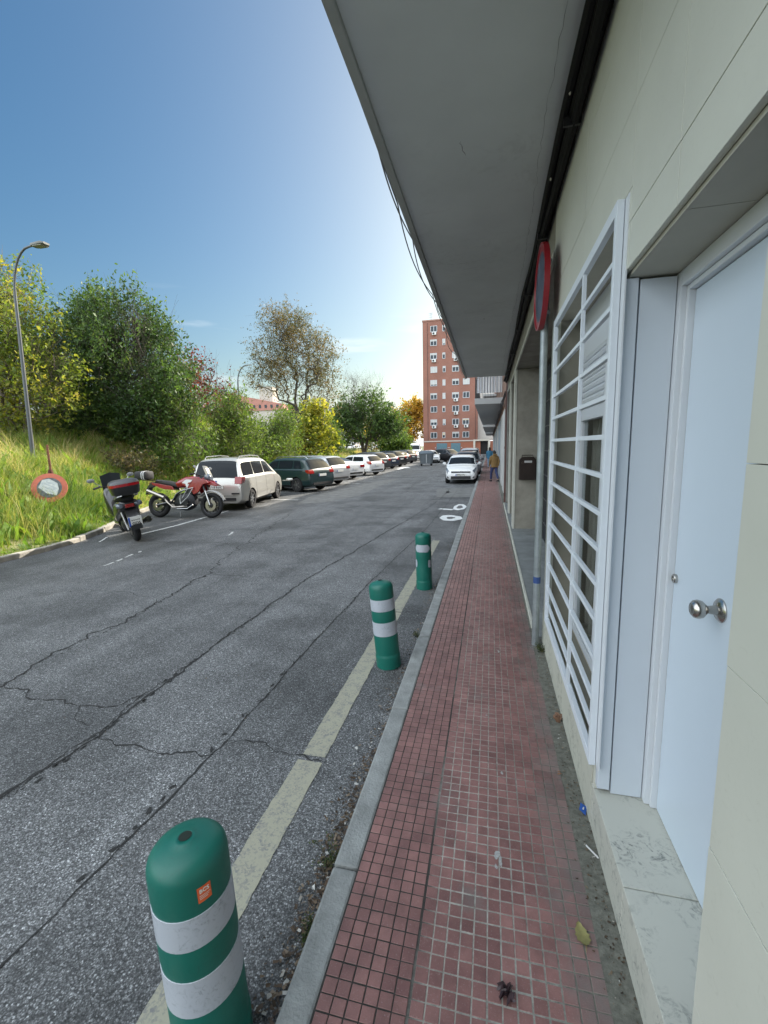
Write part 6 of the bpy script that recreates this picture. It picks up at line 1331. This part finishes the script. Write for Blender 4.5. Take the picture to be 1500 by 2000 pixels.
# ================================================================ PEOPLE
def skin_mesh(name, V, E, R, m, parent, sub=2):
    me = bpy.data.meshes.new(name); me.from_pydata(V, E, []); me.materials.append(m); o = bpy.data.objects.new(name, me); COL.objects.link(o)
    md = o.modifiers.new('skin', 'SKIN'); md.use_smooth_shade = True
    for i, r in enumerate(R): me.skin_vertices[0].data[i].radius = (r, r) if not isinstance(r, tuple) else r
    me.skin_vertices[0].data[0].use_root = True
    sb_ = o.modifiers.new('sub', 'SUBSURF'); sb_.levels = sub; sb_.render_levels = sub
    dg = bpy.context.evaluated_depsgraph_get(); m2 = bpy.data.meshes.new_from_object(o.evaluated_get(dg)); o.modifiers.clear(); o.data = m2; m2.name = name
    if not m2.materials: m2.materials.append(m)
    m2.polygons.foreach_set('use_smooth', [True]*len(m2.polygons)); o.parent = parent; return o
def person(label, loc, rz, H_, coat, trou, hair, hood=False, stride=.28, longhair=False, shoes=None):
    r = thing('person', label, 'person', loc, rz); k = H_/1.70; M_SK = mat('skin', (.42, .26, .19), .55)
    def P(x, y, z): return (x*k, y*k, z*k)      # +x is forward
    s = stride
    # body: pelvis root, spine, neck, head, arms with hands, legs
    V = [P(0, 0, .93), P(0, 0, 1.12), P(.01, 0, 1.36), P(.02, 0, 1.47), P(.035, 0, 1.56), P(.045, 0, 1.65)]
    E = [(0, 1), (1, 2), (2, 3), (3, 4), (4, 5)]; R = [.13*k, .12*k, .14*k, .055*k, .085*k, .07*k]
    def chain(start, pts):
        a = start
        for (p, rr_) in pts: V.append(P(*p)); R.append(rr_*k); E.append((a, len(V)-1)); a = len(V)-1
        return a
    for sd_ in (1, -1):
        sw = .12*sd_
        w = chain(2, [((.0, .17*sd_, 1.38), .055), ((-.03+sw*.6, .21*sd_, 1.12), .042), ((.06+sw, .20*sd_, .88), .028)])
        h = chain(w, [((.075+sw*1.1, .195*sd_, .81), .026)])
        for f in range(4): chain(h, [((.085+sw*1.1+.012*(f-1.5)*1.6, .195*sd_, .755), .009), ((.098+sw*1.1+.012*(f-1.5)*1.6, .18*sd_, .715+.006*abs(f-1.5)), .008)])
        chain(w, [((.105+sw*1.1, .185*sd_, .83), .010), ((.115+sw*1.1, .18*sd_, .79), .008)])
        fx = s*sd_
        a = chain(0, [((.01, .09*sd_, .88), .095), ((fx*.55+.04, .09*sd_, .50), .060), ((fx-.02-(0.06 if sd_ < 0 else 0), .09*sd_, .10+(.05 if sd_ < 0 else 0)), .036)])
        chain(a, [((fx+.10, .10*sd_, .04+(.0 if sd_ > 0 else .02)), .034)])
    body = skin_mesh('body', V, E, R, M_SK, r, 1)
    # face: nose, eyes, ears
    g = MB(); g.loft([(.10*k, 0, 1.60*k, .012*k, .02*k), (.135*k, 0, 1.595*k, .008*k, .010*k)], 8, 'x')
    g.build('nose', M_SK, body, smooth=True)
    for sd_ in (1, -1): MB().loft([(.105*k, .03*k*sd_, 1.625*k, .012*k, .006*k), (.118*k, .03*k*sd_, 1.625*k, .008*k, .004*k)], 8, 'x').build('eye', mat('eye_dark', (.02, .015, .012), .3), body)
    # clothes
    g = MB(); g.loft([(.80*k, .0, 0, .150*k, .19*k), (.95*k, 0, 0, .152*k, .195*k), (1.10*k, 0, 0, .140*k, .185*k), (1.30*k, .0, 0, .150*k, .21*k), (1.40*k, .0, 0, .125*k, .205*k), (1.46*k, .01*k, 0, .08*k, .12*k), (1.50*k, .02*k, 0, .07*k, .08*k)], 20, 'z', pw=2.3); ct = g.build('coat', coat, r, smooth=True)
    for sd_ in (1, -1):
        sw = .12*sd_; MB().tube([P(.0, .15*sd_, 1.41), P(0, .20*sd_, 1.34), P(-.03+sw*.6, .225*sd_, 1.12), P(.055+sw, .205*sd_, .89)], [.062*k, .070*k, .06*k, .045*k], 12).build('sleeve', coat, ct, smooth=True)
        fx = s*sd_; up = .05 if sd_ < 0 else 0
        MB().tube([P(.0, .085*sd_, .92), P(.01, .09*sd_, .84), P(fx*.55+.04, .09*sd_, .50), P(fx-.02-(0.06 if sd_ < 0 else 0), .09*sd_, .13+up)], [.11*k, .105*k, .072*k, .05*k], 12).build('trouser_leg', trou, r, smooth=True)
        fo = (fx-.03, .10*sd_, .02+up*.6); MB().loft([(-.10*k+fo[0]*k, fo[1]*k, .05*k+up*.6*k, .035*k, .045*k), (-.02*k+fo[0]*k, fo[1]*k, .055*k+up*.6*k, .042*k, .05*k), (.10*k+fo[0]*k, fo[1]*k, .035*k+up*.3*k, .045*k, .032*k), (.17*k+fo[0]*k, fo[1]*k, .028*k+up*.2*k, .03*k, .022*k)], 12, 'x').build('shoe', shoes or M_BLKP, r, smooth=True)
    g = MB(); g.loft([(1.55*k if not longhair else 1.40*k, -.035*k, 0, .055*k, .085*k), (1.60*k, -.01*k, 0, .095*k, .095*k), (1.66*k, .02*k, 0, .10*k, .088*k), (1.71*k, .03*k, 0, .07*k, .065*k), (1.735*k, .03*k, 0, .02*k, .02*k)], 16, 'z', pw=2.1); g.build('hair', hair, r, smooth=True)
    if hood: MB().loft([(1.42*k, -.09*k, 0, .05*k, .10*k), (1.48*k, -.08*k, 0, .075*k, .13*k), (1.54*k, -.07*k, 0, .05*k, .10*k)], 14, 'z').build('hood', coat, ct, smooth=True)
    return r
person('person in an ochre hooded coat and dark blue trousers stepping away along the pavement', (.22, 22.9, .13), rad(112), 1.54, mat('ochre_coat', (.19, .115, .04), .85, var=.15, scale=6), mat('navy_jeans', (.03, .04, .11), .85), mat('dark_hair', (.02, .015, .012), .6), hood=True, stride=.26)
person('person with long dark hair, blue jacket and pale jeans farther along the pavement', (-.02, 35.6, .13), rad(92), 1.62, mat('blue_jacket', (.03, .14, .24), .8), mat('pale_blue_jeans', (.20, .30, .42), .85), mat('dark_hair'), longhair=True, stride=.10)
